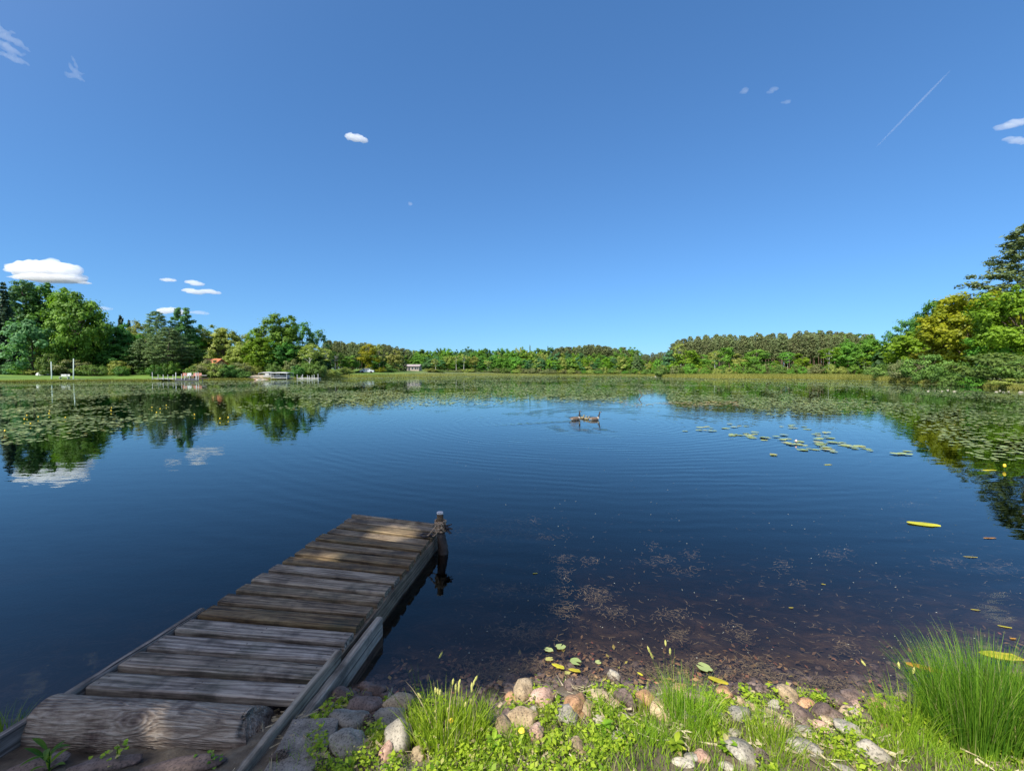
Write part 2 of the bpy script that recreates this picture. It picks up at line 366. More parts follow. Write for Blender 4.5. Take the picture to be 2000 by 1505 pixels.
cloud([(322, 608, 16, 7), (340, 606, 14, 6), (355, 612, 14, 5)], M['cloud'], 'white cloud peeking behind the tall left pines', 'low clouds over the left shore', flat=.7)
cloud([(385, 610, 16, 3.5), (400, 612, 10, 3)], M['thin_cloud'], 'thin cloud just right of the tall left pines', 'low clouds over the left shore')
cloud([(200, 602, 14, 3.5), (212, 603, 9, 2.5)], M['thin_cloud'], 'faint cloud above the gap right of the big maple', 'low clouds over the left shore')
cloud([(683, 266, 9, 6), (697, 270, 15, 7), (710, 274, 9, 5)], M['cloud'], 'lone small white cloud high in the middle left sky', 'high small clouds', D=3000)
cloud([(801, 398, 4.5, 3.5)], M['thin_cloud'], 'tiny faint cloud dot near the middle of the sky', 'high small clouds', D=3000)
def wisp(streaks, mat, label, D=3200, group='high small clouds', seed=1):
    """thin curved streaks of ice cloud: (x0, y0, x1, y1, half width) in photo columns and rows"""
    r = random.Random(seed); mb = MB(); c0 = atd(streaks[0][0], streaks[0][1], D)
    for (x0, y0, x1, y1, w_) in streaks:
        n_ = 14; bx_, by_ = r.uniform(-.18, .18), r.uniform(-.18, .18); pts, rad = [], []
        for i in range(n_ + 1):
            u = i / n_; bow = math.sin(u * math.pi); px = x0 + (x1 - x0) * u - (y1 - y0) * bx_ * bow + r.gauss(0, w_ * .35); py = y0 + (y1 - y0) * u + (x1 - x0) * by_ * bow + r.gauss(0, w_ * .35)
            pts.append(atd(px, py, D) - c0); rad.append(w_ * D / F * (.25 + .75 * math.sin(math.pi * (.06 + .88 * u))) * r.uniform(.7, 1.2))
        mb.tube(pts, rad, 8)
    ob = mb.build('cloud', mat, None, loc=c0); rm = ob.modifiers.new('r', 'REMESH'); rm.mode = 'VOXEL'; rm.voxel_size = 1.6 * D / F
    tag(ob, label, 'cloud', group); return ob
wisp([(-12, 34, 30, 66, 4), (-10, 50, 40, 92, 5.5), (-8, 66, 56, 96, 5), (-14, 78, 46, 108, 6), (0, 92, 60, 130, 4.5), (-10, 98, 44, 124, 5), (18, 70, 58, 104, 4), (-12, 60, 22, 74, 5)], M['wisp'], 'wispy cloud at the top left corner', seed=2)
wisp([(126, 140, 168, 160, 3.6), (132, 124, 160, 152, 4), (140, 108, 152, 136, 3), (124, 146, 158, 152, 3), (138, 128, 166, 146, 3)], M['wisp'], 'wispy small cloud right of the corner wisp', seed=3)
cloud([(1455, 177, 7, 5), (1449, 181, 5, 2)], M['wisp'], 'leftmost faint wisp of the three on the right', 'high small clouds', D=3200)
cloud([(1512, 174, 9, 3), (1504, 180, 8, 2)], M['wisp'], 'faint wisp right of the leftmost right-hand wisp', 'high small clouds', D=3200)
cloud([(1538, 199, 7, 3), (1530, 200, 5, 2)], M['wisp'], 'rightmost of the faint right-hand wisps', 'high small clouds', D=3200)
cloud([(1962, 248, 20, 3), (1980, 241, 16, 7), (1995, 238, 16, 6)], M['thin_cloud'], 'white streaky cloud at the right edge of the sky', 'high small clouds', D=3000)
cloud([(1970, 271, 12, 3), (1985, 274, 14, 6), (1999, 276, 10, 6)], M['thin_cloud'], 'white cloud just under the streaky right edge cloud', 'high small clouds', D=3000)
a, b = atd(1712, 287, 5000), atd(1856, 138, 5000)
mb = MB(); mb.tube([a + (b - a) * (k / 8) for k in range(9)], [5, 9, 12, 12, 13, 13, 12, 10, 5], 8)
tag(mb.build('contrail', M['wisp']), 'thin straight contrail climbing to the upper right', 'contrail')

# ------------------------------------------------------------------ tree shapes
def leaves(C, S, Nrm, rng, aspect=1.5):
    """one small quad (rhombus) per leaf cluster"""
    n = len(C); r = rng.normal(size=(n, 3)); u = np.cross(Nrm, r); u /= np.linalg.norm(u, axis=1, keepdims=True) + 1e-9
    v = np.cross(Nrm, u); S = S[:, None]
    V = np.stack([C - u * S * aspect * .5, C - v * S * .5, C + u * S * aspect * .5, C + v * S * .5], 1).reshape(-1, 3)
    Fq = np.arange(n * 4).reshape(n, 4)
    return V, Fq
def unit(a): return a / (np.linalg.norm(a, axis=-1, keepdims=True) + 1e-9)
def limb(mb, a, b, r0, r1, rng, n=6, sag=.0, seg=5):
    a, b = Vector(a), Vector(b); L = (b - a).length; pts, rad = [], []
    for k in range(seg + 1):
        u = k / seg; p = a.lerp(b, u) + Vector(rng.normal(size=3) * L * .03 * (u * (1 - u) * 4)); p.z += -sag * L * u * (1 - u) * 2 + .08 * L * math.sin(u * math.pi) * (sag == 0)
        pts.append(p); rad.append(r0 + (r1 - r0) * u)
    mb.tube(pts, rad, n, cap=False)
def broadleaf(seed, H=15., W=11., base=.18, nc=80, per=120, leaf=.4, shell=.5, low=1., lobes=5, tr=.25, gap=0., flat=.6, crad=.12, lean=0):
    rng = np.random.default_rng(seed); zc = H * (base + (1 - base) * .5); ah = H * (1 - base) * .5
    C = []
    ph = rng.uniform(0, 6.28, lobes); th = rng.uniform(-1, 1, lobes)
    ld = unit(np.stack([np.cos(ph), np.sin(ph), th], 1))
    while len(C) < nc:
        d = unit(rng.normal(size=3)); r = rng.uniform(shell, 1.)
        k = rng.uniform(.88, 1.12) + .28 * max(0, float((ld @ d).max()) - .55) / .45 - .12
        w_ = 1 + (low - 1) * max(0, -d[2])
        p = np.array([d[0] * W / 2 * r * k * w_, d[1] * W / 2 * r * k * w_, zc + d[2] * ah * r * (k if d[2] > 0 else 1)])
        if rng.random() < gap and d[2] < .3: continue
        C.append(p)
    C = np.array(C); cr = W * crad * rng.uniform(.6, 1.35, nc)
    off = rng.normal(size=(nc, per, 3)); off = unit(off) * (np.abs(rng.normal(.62, .34, (nc, per, 1))))
    off[..., 2] *= flat
    Pt = C[:, None] + off * cr[:, None, None]
    nr = unit(unit(off) * 1. + unit(C - np.array([0, 0, zc]))[:, None] * .5 + np.array([0, 0, .55]) + rng.normal(size=off.shape) * .45)
    ct = np.clip(rng.normal(.5, .2, nc), 0, 1)[:, None] + rng.normal(0, .16, (nc, per))
    n = nc * per; S = leaf * rng.uniform(.6, 1.3, n)
    Vv, Fq = leaves(Pt.reshape(-1, 3), S, nr.reshape(-1, 3), rng)
    Vv[:, 0] += lean * Vv[:, 2]
    crown = np_mesh('crown', Vv, Fq, np.repeat(np.clip(ct.ravel(), 0, 1), 4))
    mb = MB(); top = H * .86
    pts = [(.02 * H * math.sin(k * .9 + seed) * (k / 7) + lean * k / 7 * top, .015 * H * math.cos(k * 1.3 + seed) * (k / 7), -.3 + (top + .3) * k / 7) for k in range(8)]
    mb.tube(pts, [tr * (1.15 if k == 0 else 1 - .85 * k / 7) for k in range(8)], 8)
    for q in rng.choice(nc, min(nc, 26), replace=False):
        zz = min(max(C[q][2] - W * .3, H * base * .7), top * .95); k = zz / top * 7; i0 = min(int(k), 6)
        a = Vector(pts[i0]).lerp(Vector(pts[i0 + 1]), k - i0)
        limb(mb, a, C[q] + np.array([lean * C[q][2], 0, 0]), tr * (.42 * (1 - .6 * zz / top)), .03, rng)
    return crown, mb.mesh('trunk', True), H, W
def conifer(seed, H=16., R=3., base=.06, levels=34, pin=.5, droop=.25, br=(9, 4), tr=.22, nl=16, profile='spruce', leaf=.35):
    rng = np.random.default_rng(seed); P_, N_, S_, T_ = [], [], [], []
    mb = MB(); mb.tube([(0, 0, -.3), (0, 0, H * .5), (.02 * H * (profile != 'spruce'), 0, H * .98)], [tr * 1.1, tr * .6, .03], 8)
    for l in range(levels):
        u = (l + rng.uniform(-.3, .3)) / levels; u = min(max(u, 0), .995); z = H * (base + (1 - base) * u)
        if profile == 'spruce': Lr = R * (1 - u) ** .85 * (1 if u > .04 else .75) + .12
        elif profile == 'pine': Lr = R * (math.sin(math.pi * min(1, (u * .86 + .12))) ** .6) * rng.uniform(.75, 1.1) * (1 - .35 * u)
        else: Lr = R * (math.sqrt(max(.02, 1 - (2 * u - .8) ** 2)) if u < .4 else (1 - u) ** .75 * 1.4 + .06) * rng.uniform(.7, 1.1)
        nb = int(round(br[0] + (br[1] - br[0]) * u)); a0 = rng.uniform(0, 6.28)
        for b in range(nb):
            an = a0 + 6.283 * b / nb + rng.uniform(-.25, .25); L = Lr * rng.uniform(.75, 1.12)
            up = (-droop * (1 - u) + .12 * u) if profile == 'spruce' else rng.uniform(.05, .35) + .5 * u * (profile != 'pine')
            d = np.array([math.cos(an), math.sin(an), 0.])
            tip = np.array([0, 0, z]) + d * L + np.array([0, 0, up * L])
            if L > R * .3 and b % 2 == 0: limb(mb, (0, 0, z - .02 * H), tip, tr * .25 * (1 - u) + .02, .015, rng, 4, sag=.1, seg=3)
            if profile == 'spruce':
                k = max(4, int(nl * L / R)); tt = rng.uniform(.15, 1, (k, 1)); sp = (1 - tt * .7) * L * .28
                side = np.array([-d[1], d[0], 0.])
                pt = np.array([0, 0, z]) + (tip - np.array([0, 0, z])) * tt + side * rng.uniform(-1, 1, (k, 1)) * sp
                pt[:, 2] -= rng.uniform(0, .25, k) * leaf + .05 * L * tt[:, 0]
                nr = unit(np.array([0, 0, .9]) + d * .5 + rng.normal(size=(k, 3)) * .45); P_.append(pt); N_.append(nr)
                S_.append(leaf * rng.uniform(.7, 1.5, k)); T_.append(np.full(k, rng.uniform(.2, .8)) + rng.normal(0, .15, k))
            else:
                nt_ = 2 + int(3 * L / R)
                for q in range(nt_):
                    tq = 1 - q * .16 - rng.uniform(0, .08); c = np.array([0, 0, z]) + (tip - np.array([0, 0, z])) * tq
                    c = c + np.array([-d[1], d[0], 0.]) * rng.uniform(-.25, .25) * L * (q > 0)
                    k = nl; o_ = unit(rng.normal(size=(k, 3)) + np.array([0, 0, .35])) * rng.uniform(.3, 1, (k, 1)) * pin; o_[:, 2] *= .6
                    P_.append(c + o_); N_.append(unit(unit(o_) + np.array([0, 0, .7]) + rng.normal(size=(k, 3)) * .5))
                    S_.append(leaf * rng.uniform(.6, 1.3, k)); T_.append(np.full(k, rng.uniform(.15, .85)) + rng.normal(0, .12, k))
    P_ = np.concatenate(P_); N_ = np.concatenate(N_); S_ = np.concatenate(S_); T_ = np.clip(np.concatenate(T_), 0, 1)
    Vv, Fq = leaves(P_, S_, N_, rng, 2.2)
    return np_mesh('crown', Vv, Fq, np.repeat(T_, 4)), mb.mesh('trunk', True), H, 2 * R

PR = {
 'oak': broadleaf(1, 15, 12, .12, 170, 130, .33, flat=.8, crad=.085), 'oak2': broadleaf(2, 15, 11, .1, 150, 130, .33, lobes=7, flat=.8, crad=.09), 'oak3': broadleaf(3, 15, 9, .08, 130, 120, .32, lobes=4, flat=.8, crad=.1),
 'tall': broadleaf(4, 18, 9, .16, 140, 120, .34, lobes=6, crad=.11, shell=.35, flat=.9), 'airy': broadleaf(5, 15, 9, .3, 44, 75, .34, shell=.55, gap=.3, crad=.13),
 'oval': broadleaf(6, 12, 6.5, .1, 60, 150, .28, shell=.3, lobes=3, crad=.15),
 'birch': broadleaf(7, 13, 5, .45, 34, 70, .28, gap=.2, tr=.13, crad=.15), 'birch2': broadleaf(8, 13, 5.5, .35, 40, 70, .28, gap=.2, tr=.13, crad=.14, lean=.06),
 'shrub': broadleaf(9, 3.2, 4.6, .0, 46, 120, .16, low=1.1, tr=.06, crad=.13), 'shrub2': broadleaf(10, 3.2, 3.4, .0, 40, 120, .15, low=1.1, tr=.06, crad=.15),
 'small': broadleaf(11, 7, 4.6, .05, 46, 110, .26, tr=.1, crad=.15), 'small2': broadleaf(12, 7, 5.4, .05, 50, 110, .26, tr=.1, crad=.14, lobes=7),
 'spruce': conifer(13, 16, 3.1, .04, 44, br=(11, 5), nl=26, leaf=.34), 'spruce2': conifer(14, 10, 2.6, .05, 26, br=(9, 4), nl=18, leaf=.36),
 'wpine': conifer(15, 20, 5.2, .22, 27, pin=.62, br=(8, 5), nl=34, profile='pine', leaf=.17, tr=.3),
 'wpine2': conifer(16, 18, 4.6, .16, 20, pin=.8, br=(7, 4), nl=26, profile='pine', leaf=.28, tr=.3),
 'rpine': conifer(17, 18, 2.9, .46, 19, pin=.42, br=(7, 4), nl=11, profile='red', leaf=.26, tr=.2),
 'rpine2': conifer(18, 18, 2.5, .53, 16, pin=.45, br=(7, 4), nl=11, profile='red', leaf=.26, tr=.2),
 'rpine3': conifer(19, 17, 3.3, .40, 20, pin=.45, br=(7, 4), nl=11, profile='red', leaf=.26, tr=.2),
}
TR = random.Random(11)
used_mesh = {}
def tree(kind, px, ytop, ybase, D, wpx, mat, label, name='tree', cat='tree', group=None, bark=None, sink=0., rz=None, own=None):
    """a tree whose trunk stands at photo column px, D metres out; ytop and wpx give its height and crown width"""
    cm, tm, H0, W0 = PR[kind]
    b = atd(px, 726, D); x, y = b.x, b.y; z = gz(x, y)
    top = atd(px, ytop, D).z; Hn = max(.8, (top - z)) * (1 / (1.0 if kind not in ('x',) else 1)); Wn = wpx * D / F
    e = empty(name, (x, y, z - sink), TR.uniform(0, 6.28) if rz is None else rz); e.scale = (Wn / W0, Wn / W0, Hn / H0)
    c = link('crown' if cat != 'shrub' else 'foliage', cm, M[mat], e); k = link('trunk' if cat != 'shrub' else 'stem', tm, M[bark or 'bark'], e)
    for o_, mm in ((c, M[mat]), (k, M[bark or 'bark'])):
        if o_.data.materials[0] != mm:
            o_.material_slots[0].link = 'OBJECT'; o_.material_slots[0].material = mm
    tag(e, label, cat, group); return e
def shrub(kind, px, ytop, D, wpx, mat, label, group=None): return tree(kind, px, ytop, 0, D, wpx, mat, label, 'shrub', 'shrub', group, sink=.15)

LG, RG_ = 'trees on the left shore', 'trees on the right shore'
# left shore
tree('spruce', 12, 551, 0, 93, 62, 'spruce', 'dark pointed spruce at the left edge of the picture', 'spruce_tree', 'tree', LG)
tree('wpine2', 52, 548, 0, 108, 80, 'bluegreen', 'tall blue-green tree under the big white cloud, right of the dark spruce', 'tree', 'tree', LG)
tree('tall', 100, 553, 0, 112, 95, 'dark_maple', 'tall tree between the blue-green tree and the big maple', 'tree', 'tree', LG)
tree('oak', 148, 562, 0, 93, 110, 'maple', 'biggest broad maple of the left shore, behind the two tall dock poles', 'maple_tree', 'tree', LG)
tree('small2', 65, 625, 0, 88, 80, 'bluegreen', 'lower bluish broadleaf tree beside the dark spruce', 'tree', 'tree', LG)
tree('oak3', 118, 628, 0, 96, 80, 'dark_maple', 'dark broadleaf tree tucked under the biggest maple', 'tree', 'tree', LG)
tree('oak2', 212, 622, 0, 100, 92, 'dark_maple', 'rounded dark maple right of the biggest maple', 'maple_tree', 'tree', LG)
tree('oak3', 172, 640, 0, 108, 70, 'dark_maple', 'dark tree filling the gap behind the biggest maple', 'tree', 'tree', LG)
tree('spruce2', 238, 613, 0, 128, 34, 'spruce', 'small spruce top poking over the rounded maple', 'spruce_tree', 'tree', LG)
tree('spruce2', 254, 622, 0, 130, 26, 'spruce', 'smaller of the two spruce tops over the rounded maple', 'spruce_tree', 'tree', LG)
tree('airy', 274, 619, 0, 122, 40, 'olive', 'thin greyish tree between the spruce tops and the tall pines', 'tree', 'tree', LG, bark='palebranch')
tree('oak3', 262, 642, 0, 106, 84, 'olive', 'olive broadleaf tree behind the shaded lawn', 'tree', 'tree', LG)
tree('oak2', 244, 668, 0, 98, 80, 'dark_maple', 'low dark tree shading the lawn behind the water', 'tree', 'tree', LG)
tree('wpine', 308, 608, 0, 108, 66, 'pine', 'tall white pine with a jagged crown, left of the pair', 'pine_tree', 'tree', LG)
tree('wpine2', 358, 600, 0, 112, 62, 'bluegreen', 'tallest pine of the left shore, in front of the white cloud', 'pine_tree', 'tree', LG)
tree('tall', 378, 632, 0, 116, 56, 'maple', 'broadleaf tree leaning against the right side of the tallest pine', 'tree', 'tree', LG)
tree('wpine', 330, 640, 0, 95, 92, 'pine', 'spreading dark pine in front of the tall pines, behind the railed dock', 'pine_tree', 'tree', LG)
tree('wpine2', 284, 660, 0, 97, 66, 'pine', 'shorter pine standing on the shaded lawn', 'pine_tree', 'tree', LG)
tree('oak3', 370, 668, 0, 100, 62, 'dark_maple', 'dark round tree left of the orange roof', 'tree', 'tree', LG)
tree('oak', 436, 636, 0, 118, 84, 'olive', 'fluffy olive tree rising behind the orange roof', 'tree', 'tree', LG)
tree('oak3', 400, 655, 0, 122, 44, 'maple', 'green tree directly above the orange roof', 'tree', 'tree', LG)
tree('oak3', 470, 668, 0, 112, 54, 'olive', 'brownish olive tree right of the fluffy olive tree', 'tree', 'tree', LG)
tree('oval', 494, 636, 0, 128, 34, 'maple', 'slim tree between the olive tree and the tallest maple in the middle', 'tree', 'tree', LG)
tree('airy', 512, 636, 0, 126, 28, 'brownbush', 'thin reddish grey treetop beside the slim green tree', 'tree', 'tree', LG, bark='palebranch')
tree('tall', 548, 611, 0, 117, 70, 'maple', 'tallest tree behind the white boat canopy', 'tree', 'tree', LG)
tree('oak3', 508, 652, 0, 109, 62, 'bright', 'bright green tree left of the white boat canopy', 'tree', 'tree', LG)
tree('oak2', 548, 664, 0, 112, 72, 'dark_maple', 'dark green tree just behind the white boat canopy', 'tree', 'tree', LG)
tree('airy', 592, 622, 0, 120, 50, 'dark_maple', 'tree with see-through crown right of the tallest middle tree', 'tree', 'tree', LG)
tree('airy', 622, 638, 0, 124, 44, 'bluegreen', 'pale airy tree at the right end of the left tree group', 'tree', 'tree', LG, bark='palebranch')
tree('oak3', 590, 668, 0, 116, 60, 'dark_maple', 'dark tree behind the leaning white birch', 'tree', 'tree', LG)
tree('birch2', 603, 664, 0, 108, 44, 'olive', 'forked white birch leaning right by the shore', 'birch_tree', 'tree', LG, bark='birch_bark', rz=0)
tree('birch', 636, 676, 0, 118, 30, 'olive', 'slender white trunked birch right of the forked birch', 'birch_tree', 'tree', LG, bark='birch_bark')
tree('birch', 655, 684, 0, 130, 28, 'maple', 'slender birch beside the pine stand on the left', 'birch_tree', 'tree', LG, bark='birch_bark')
tree('oak3', 622, 690, 0, 122, 40, 'olive', 'low olive tree under the pale airy tree', 'tree', 'tree', LG)
tree('small', 682, 694, 0, 135, 40, 'maple', 'small round green tree on the open bank', 'tree', 'tree', LG)
tree('oval', 719, 667, 0, 150, 38, 'yellow', 'yellow-green egg-shaped tree standing alone against the pines', 'tree', 'tree', LG)
tree('airy', 741, 668, 0, 158, 26, 'olive', 'grey-brown thin tree right of the yellow-green tree', 'tree', 'tree', LG, bark='palebranch')
tree('oak3', 735, 690, 0, 160, 36, 'dark_maple', 'dark tree in the shade right of the yellow-green tree', 'tree', 'tree', LG)
tree('small', 772, 683, 0, 165, 30, 'olive', 'pale olive tree left of the long low house', 'tree', 'tree', LG)
tree('spruce2', 785, 684, 0, 178, 26, 'pine', 'dark conifer touching the left end of the long low house', 'tree', 'tree', LG)
SB = 'shrubs along the left shore'
for px, yt, D, wp, mt_, lb in [
    (96, 690, 86, 40, 'shrub', 'green shrub behind the left pole of the far left dock'), (140, 702, 88, 56, 'brownbush', 'brownish shrub between the two tall dock poles'),
    (178, 712, 87, 50, 'shrub', 'dark shrub right of the far left dock'), (412, 702, 90, 50, 'brownbush', 'brownish shrub in front of the orange roof'),
    (382, 712, 88, 34, 'shrub', 'shrub behind the right end of the railed dock'), (447, 712, 92, 44, 'shrub', 'green shrub at the water right of the railed dock'),
    (468, 708, 94, 46, 'brownbush', 'olive shrub left of the sandy ramp'), (476, 722, 92, 26, 'shrub', 'small shrub at the foot of the sandy ramp'),
    (572, 700, 108, 34, 'brownbush', 'reddish brown shrub behind the small white sign'), (600, 712, 107, 44, 'shrub', 'shrub under the forked birch'),
    (622, 716, 108, 36, 'brownbush', 'shrub behind the right end of the long grey dock'), (650, 720, 116, 32, 'olive', 'yellowish shrub right of the long grey dock'),
    (676, 716, 124, 30, 'olive', 'low shrub on the open bank'), (743, 716, 150, 22, 'yellow', 'yellow-green bush on the bank below the shaded tree'),
    (762, 718, 158, 24, 'shrub', 'grey-green bush left of the long low house'), (770, 704, 170, 30, 'shrub', 'bushy green thicket beside the low house'),
    (841, 718, 176, 26, 'olive', 'pale bush right of the long low house'), (858, 721, 178, 24, 'shrub', 'low bush two widths right of the low house'),
    (30, 706, 90, 44, 'bluegreen', 'low foliage at the foot of the dark spruce')]:
    shrub('shrub' if wp > 34 else 'shrub2', px, yt, D, wp, mt_, lb, SB)

UN = 'understorey bushes under the left shore trees'
for k in range(34):
    px = 20 + 600 * (k + TR.random()) / 34
    shrub(TR.choice(['shrub', 'shrub2']), px, TR.uniform(702, 718), (91 if px < 470 else 104) + TR.uniform(-3, 6), TR.uniform(24, 44), TR.choice(['shrub', 'dark_maple', 'dark_maple', 'maple', 'olive']), 'bush in the shade under the left shore trees', UN)
# right shore
tree('wpine', 2012, 434, 0, 92, 215, 'pine', 'tall white pine towering at the right edge', 'pine_tree', 'tree', RG_, rz=1.2)
tree('oak', 1990, 560, 0, 66, 150, 'bright', 'bright green tree at the right edge below the tall pine', 'tree', 'tree', RG_)
tree('oak2', 1890, 562, 0, 76, 150, 'yellow', 'big yellow-green maple below the tall pine', 'maple_tree', 'tree', RG_)
tree('oak2', 1842, 574, 0, 92, 90, 'dark_maple', 'dark green tree left of the big yellow-green maple', 'tree', 'tree', RG_)
tree('oak3', 1812, 600, 0, 98, 76, 'dark_maple', 'mid green tree on the slope of crowns down to the left', 'tree', 'tree', RG_)
tree('airy', 1775, 612, 0, 110, 64, 'bluegreen', 'pale feathery tree below the dark green tree', 'tree', 'tree', RG_)
tree('airy', 1734, 640, 0, 130, 28, 'bluegreen', 'small pale airy treetop at the end of the crowns', 'tree', 'tree', RG_)
tree('small2', 1790, 648, 0, 92, 90, 'bright', 'bright leafy tree in front of the pale feathery tree', 'tree', 'tree', RG_)
tree('small', 1742, 666, 0, 104, 66, 'bright', 'bright green tree where the reed bank ends', 'tree', 'tree', RG_)
tree('oak3', 1700, 655, 0, 128, 66, 'maple', 'green tree at the right end of the pine stand', 'tree', 'tree', RG_)
tree('oak3', 1950, 640, 0, 68, 90, 'maple', 'dark leafy tree between the yellow maple and the round bush', 'tree', 'tree', RG_)
tree('small2', 1850, 652, 0, 80, 90, 'yellow', 'lower yellow-green tree overhanging the bank', 'tree', 'tree', RG_)
tree('oak2', 1925, 592, 0, 88, 110, 'olive', 'reddish olive tree behind the yellow-green maple', 'tree', 'tree', RG_)
SR = 'shrubs along the right shore'
for px, yt, D, wp, mt_, lb in [
    (1948, 688, 47.5, 140, 'shrub', 'large round bush at the water on the right'), (2012, 700, 43, 90, 'shrub', 'bush cut by the right edge of the picture'),
    (1880, 706, 55, 64, 'dark_maple', 'dark bush in the shade left of the large round bush'), (1812, 692, 65, 80, 'shrub', 'grey-green bush below the bright leafy tree'),
    (1772, 702, 71, 70, 'brownbush', 'pale brownish bush at the bend of the right shore'), (1736, 710, 80, 60, 'shrub', 'low bush at the end of the reed bank'),
    (1845, 708, 60, 66, 'shrub', 'low dark bush under the big yellow-green maple'), (1905, 734, 48.5, 50, 'maple', 'low plants at the waterline under the large round bush'),
    (1706, 716, 90, 36, 'shrub', 'small bush with a yellow shoot beside it'), (1985, 738, 42.5, 70, 'olive', 'low bush at the waterline near the right edge'),
    (1858, 732, 54, 40, 'shrub', 'low green bush between the dark bush and the water')]:
    shrub('shrub', px, yt, D, wp, mt_, lb, SR)

# reed bank trees, right of centre
BG = 'trees behind the reed bank'
for kind, px, yt, D, wp, mt_, lb, bk in [
    ('small', 1306, 684, 150, 28, 'bluegreen', 'bluish small tree at the left end of the reed bank', None), ('small2', 1338, 684, 150, 54, 'bright', 'bright rounded tree under the leftmost reed-bank pines', None),
    ('birch2', 1330, 664, 160, 26, 'olive', 'grey bare-branched tree against the leftmost reed-bank pines', 'birch_bark'), ('small', 1316, 705, 146, 26, 'bright', 'lime small tree at the left end of the reed bank', None),
    ('small', 1372, 692, 152, 36, 'maple', 'green tree left of the bright white birch', None), ('birch', 1396, 682, 142, 22, 'olive', 'bright white birch standing in front of the pines', 'birch_bark'),
    ('small2', 1410, 678, 156, 44, 'maple', 'green tree right of the bright white birch', None), ('small', 1446, 690, 152, 32, 'olive', 'pale tree between the two green trees before the pines', None),
    ('oval', 1476, 679, 148, 52, 'maple', 'round full green tree at the middle of the reed bank', None), ('small', 1512, 704, 146, 24, 'bright', 'young bright tree right of the round full tree', None),
    ('birch', 1538, 684, 148, 26, 'maple', 'thin birch before the bare pine trunks', 'birch_bark'), ('small', 1566, 690, 150, 34, 'bright', 'leafy tree among the bare pine trunks', None),
    ('small', 1592, 712, 146, 20, 'bright', 'young lime tree under the bare pine trunks', None), ('birch', 1619, 676, 140, 34, 'bright', 'white trunked birch near the right end of the pines', 'birch_bark'),
    ('oak3', 1655, 662, 150, 52, 'maple', 'green tree right of the second white birch', None), ('birch', 1679, 688, 128, 22, 'maple', 'slim pale birch left of the right shore trees', 'birch_bark'),
    ('birch', 1688, 692, 126, 18, 'bright', 'second slim pale birch left of the right shore trees', 'birch_bark'), ('oak2', 1640, 646, 178, 56, 'maple', 'high rounded green crown over the pine stand', None),
    ('oak3', 1602, 645, 182, 44, 'maple', 'green crown between the pines at the top of the stand', None), ('oak3', 1680, 652, 172, 48, 'dark_maple', 'dark crown at the right end of the pine stand', None)]:
    tree(kind, px, yt, 0, D, wp, mt_, lb, 'birch_tree' if kind.startswith('birch') else 'tree', 'tree', BG, bark=bk)
PG = 'pines of the stand behind the reed bank'
pine_lab = 'brownish green red pine in the stand behind the reed bank'
for r_, D in enumerate((168, 178, 190, 204)):
    for px in np.arange(1318 + r_ * 3, 1700, 12):
        px = px + TR.uniform(-4, 4); yt = np.interp(px, [1310, 1340, 1365, 1378, 1450, 1540, 1600, 1700], [668, 657, 660, 656, 655, 651, 646, 654]) + TR.uniform(-4, 11)
        tree(TR.choice(['rpine', 'rpine2', 'rpine3']), px, yt, 0, D, TR.uniform(17, 26) * 170 / D, 'red_pine', pine_lab, 'pine_tree', 'tree', PG, bark='pine_bark')
# far pines seen in the gap
for px in np.arange(1234, 1330, 6.5):
    tree(TR.choice(['rpine', 'rpine3']), px + TR.uniform(-2, 2), np.interp(px, [1234, 1260, 1300], [693, 691, 685]) + TR.uniform(-1, 3), 0, 285 + TR.uniform(-8, 8), TR.uniform(13, 18), 'red_pine', 'brown pine of the farthest stand, in the notch of the skyline', 'pine_tree', 'tree', 'pines in the skyline notch', bark='pine_bark')
# far wood, centre
PG2 = 'pines over the far shore'
for r_, D in enumerate((236, 250)):
    for px in np.arange(1088 + 4 * r_, 1236, 8.5):
        px += TR.uniform(-3, 3); yt = np.interp(px, [1088, 1110, 1155, 1200, 1228, 1236], [678, 676, 673, 676, 680, 690]) + TR.uniform(-1, 6)
        tree(TR.choice(['rpine', 'rpine2', 'rpine3']), px, yt, 0, D, TR.uniform(15, 22), 'red_pine', 'tall brownish pine rising over the right part of the far shore', 'pine_tree', 'tree', PG2, bark='pine_bark')
for r_, D in enumerate((225, 245)):
    for px in np.arange(636 + 4 * r_, 800, 8.5):
        px += TR.uniform(-3, 3); yt = np.interp(px, [636, 660, 700, 760, 800], [664, 666, 669, 673, 682]) + TR.uniform(-1, 5)
        tree(TR.choice(['rpine', 'rpine2', 'rpine3']), px, yt, 0, D, TR.uniform(15, 22), 'red_pine', 'dark brownish pine behind the left tree group', 'pine_tree', 'tree', 'pines behind the left tree group', bark='pine_bark')
FG = 'leafy trees along the far shore'
for r_, (D, n, y0, y1) in enumerate(((212, 66, 694, 708), (224, 60, 686, 696), (238, 52, 677, 685))):
    for k in range(n):
        px = 790 + (1244 - 790) * (k + TR.uniform(.1, .9)) / n
        if r_ == 0 and px < 835: continue
        mt_ = TR.choice(['maple', 'maple', 'bluegreen', 'olive', 'bright', 'dark_maple', 'maple'])
        yt = TR.uniform(y0, y1) + (0 if px > 850 else 3)
        tree(TR.choice(['small', 'small2', 'oak3', 'oval', 'tall']), px, yt, 0, D, TR.uniform(16, 27), mt_, 'leafy green tree in the dense far shore wood', 'tree', 'tree', FG)
for px, yt, lb in [(851, 698, 'leaning white birch trunk right of the low house on the far shore'), (891, 692, 'white birch trunk in the dark gap of the far shore'), (906, 690, 'second white birch trunk in the dark gap of the far shore'),
               (953, 702, 'white birch near the middle of the far shore')]:
    tree('birch2' if px == 851 else 'birch', px, yt, 0, 205, 15, 'olive', lb, 'birch_tree', 'tree', 'birches of the far shore', bark='birch_bark')
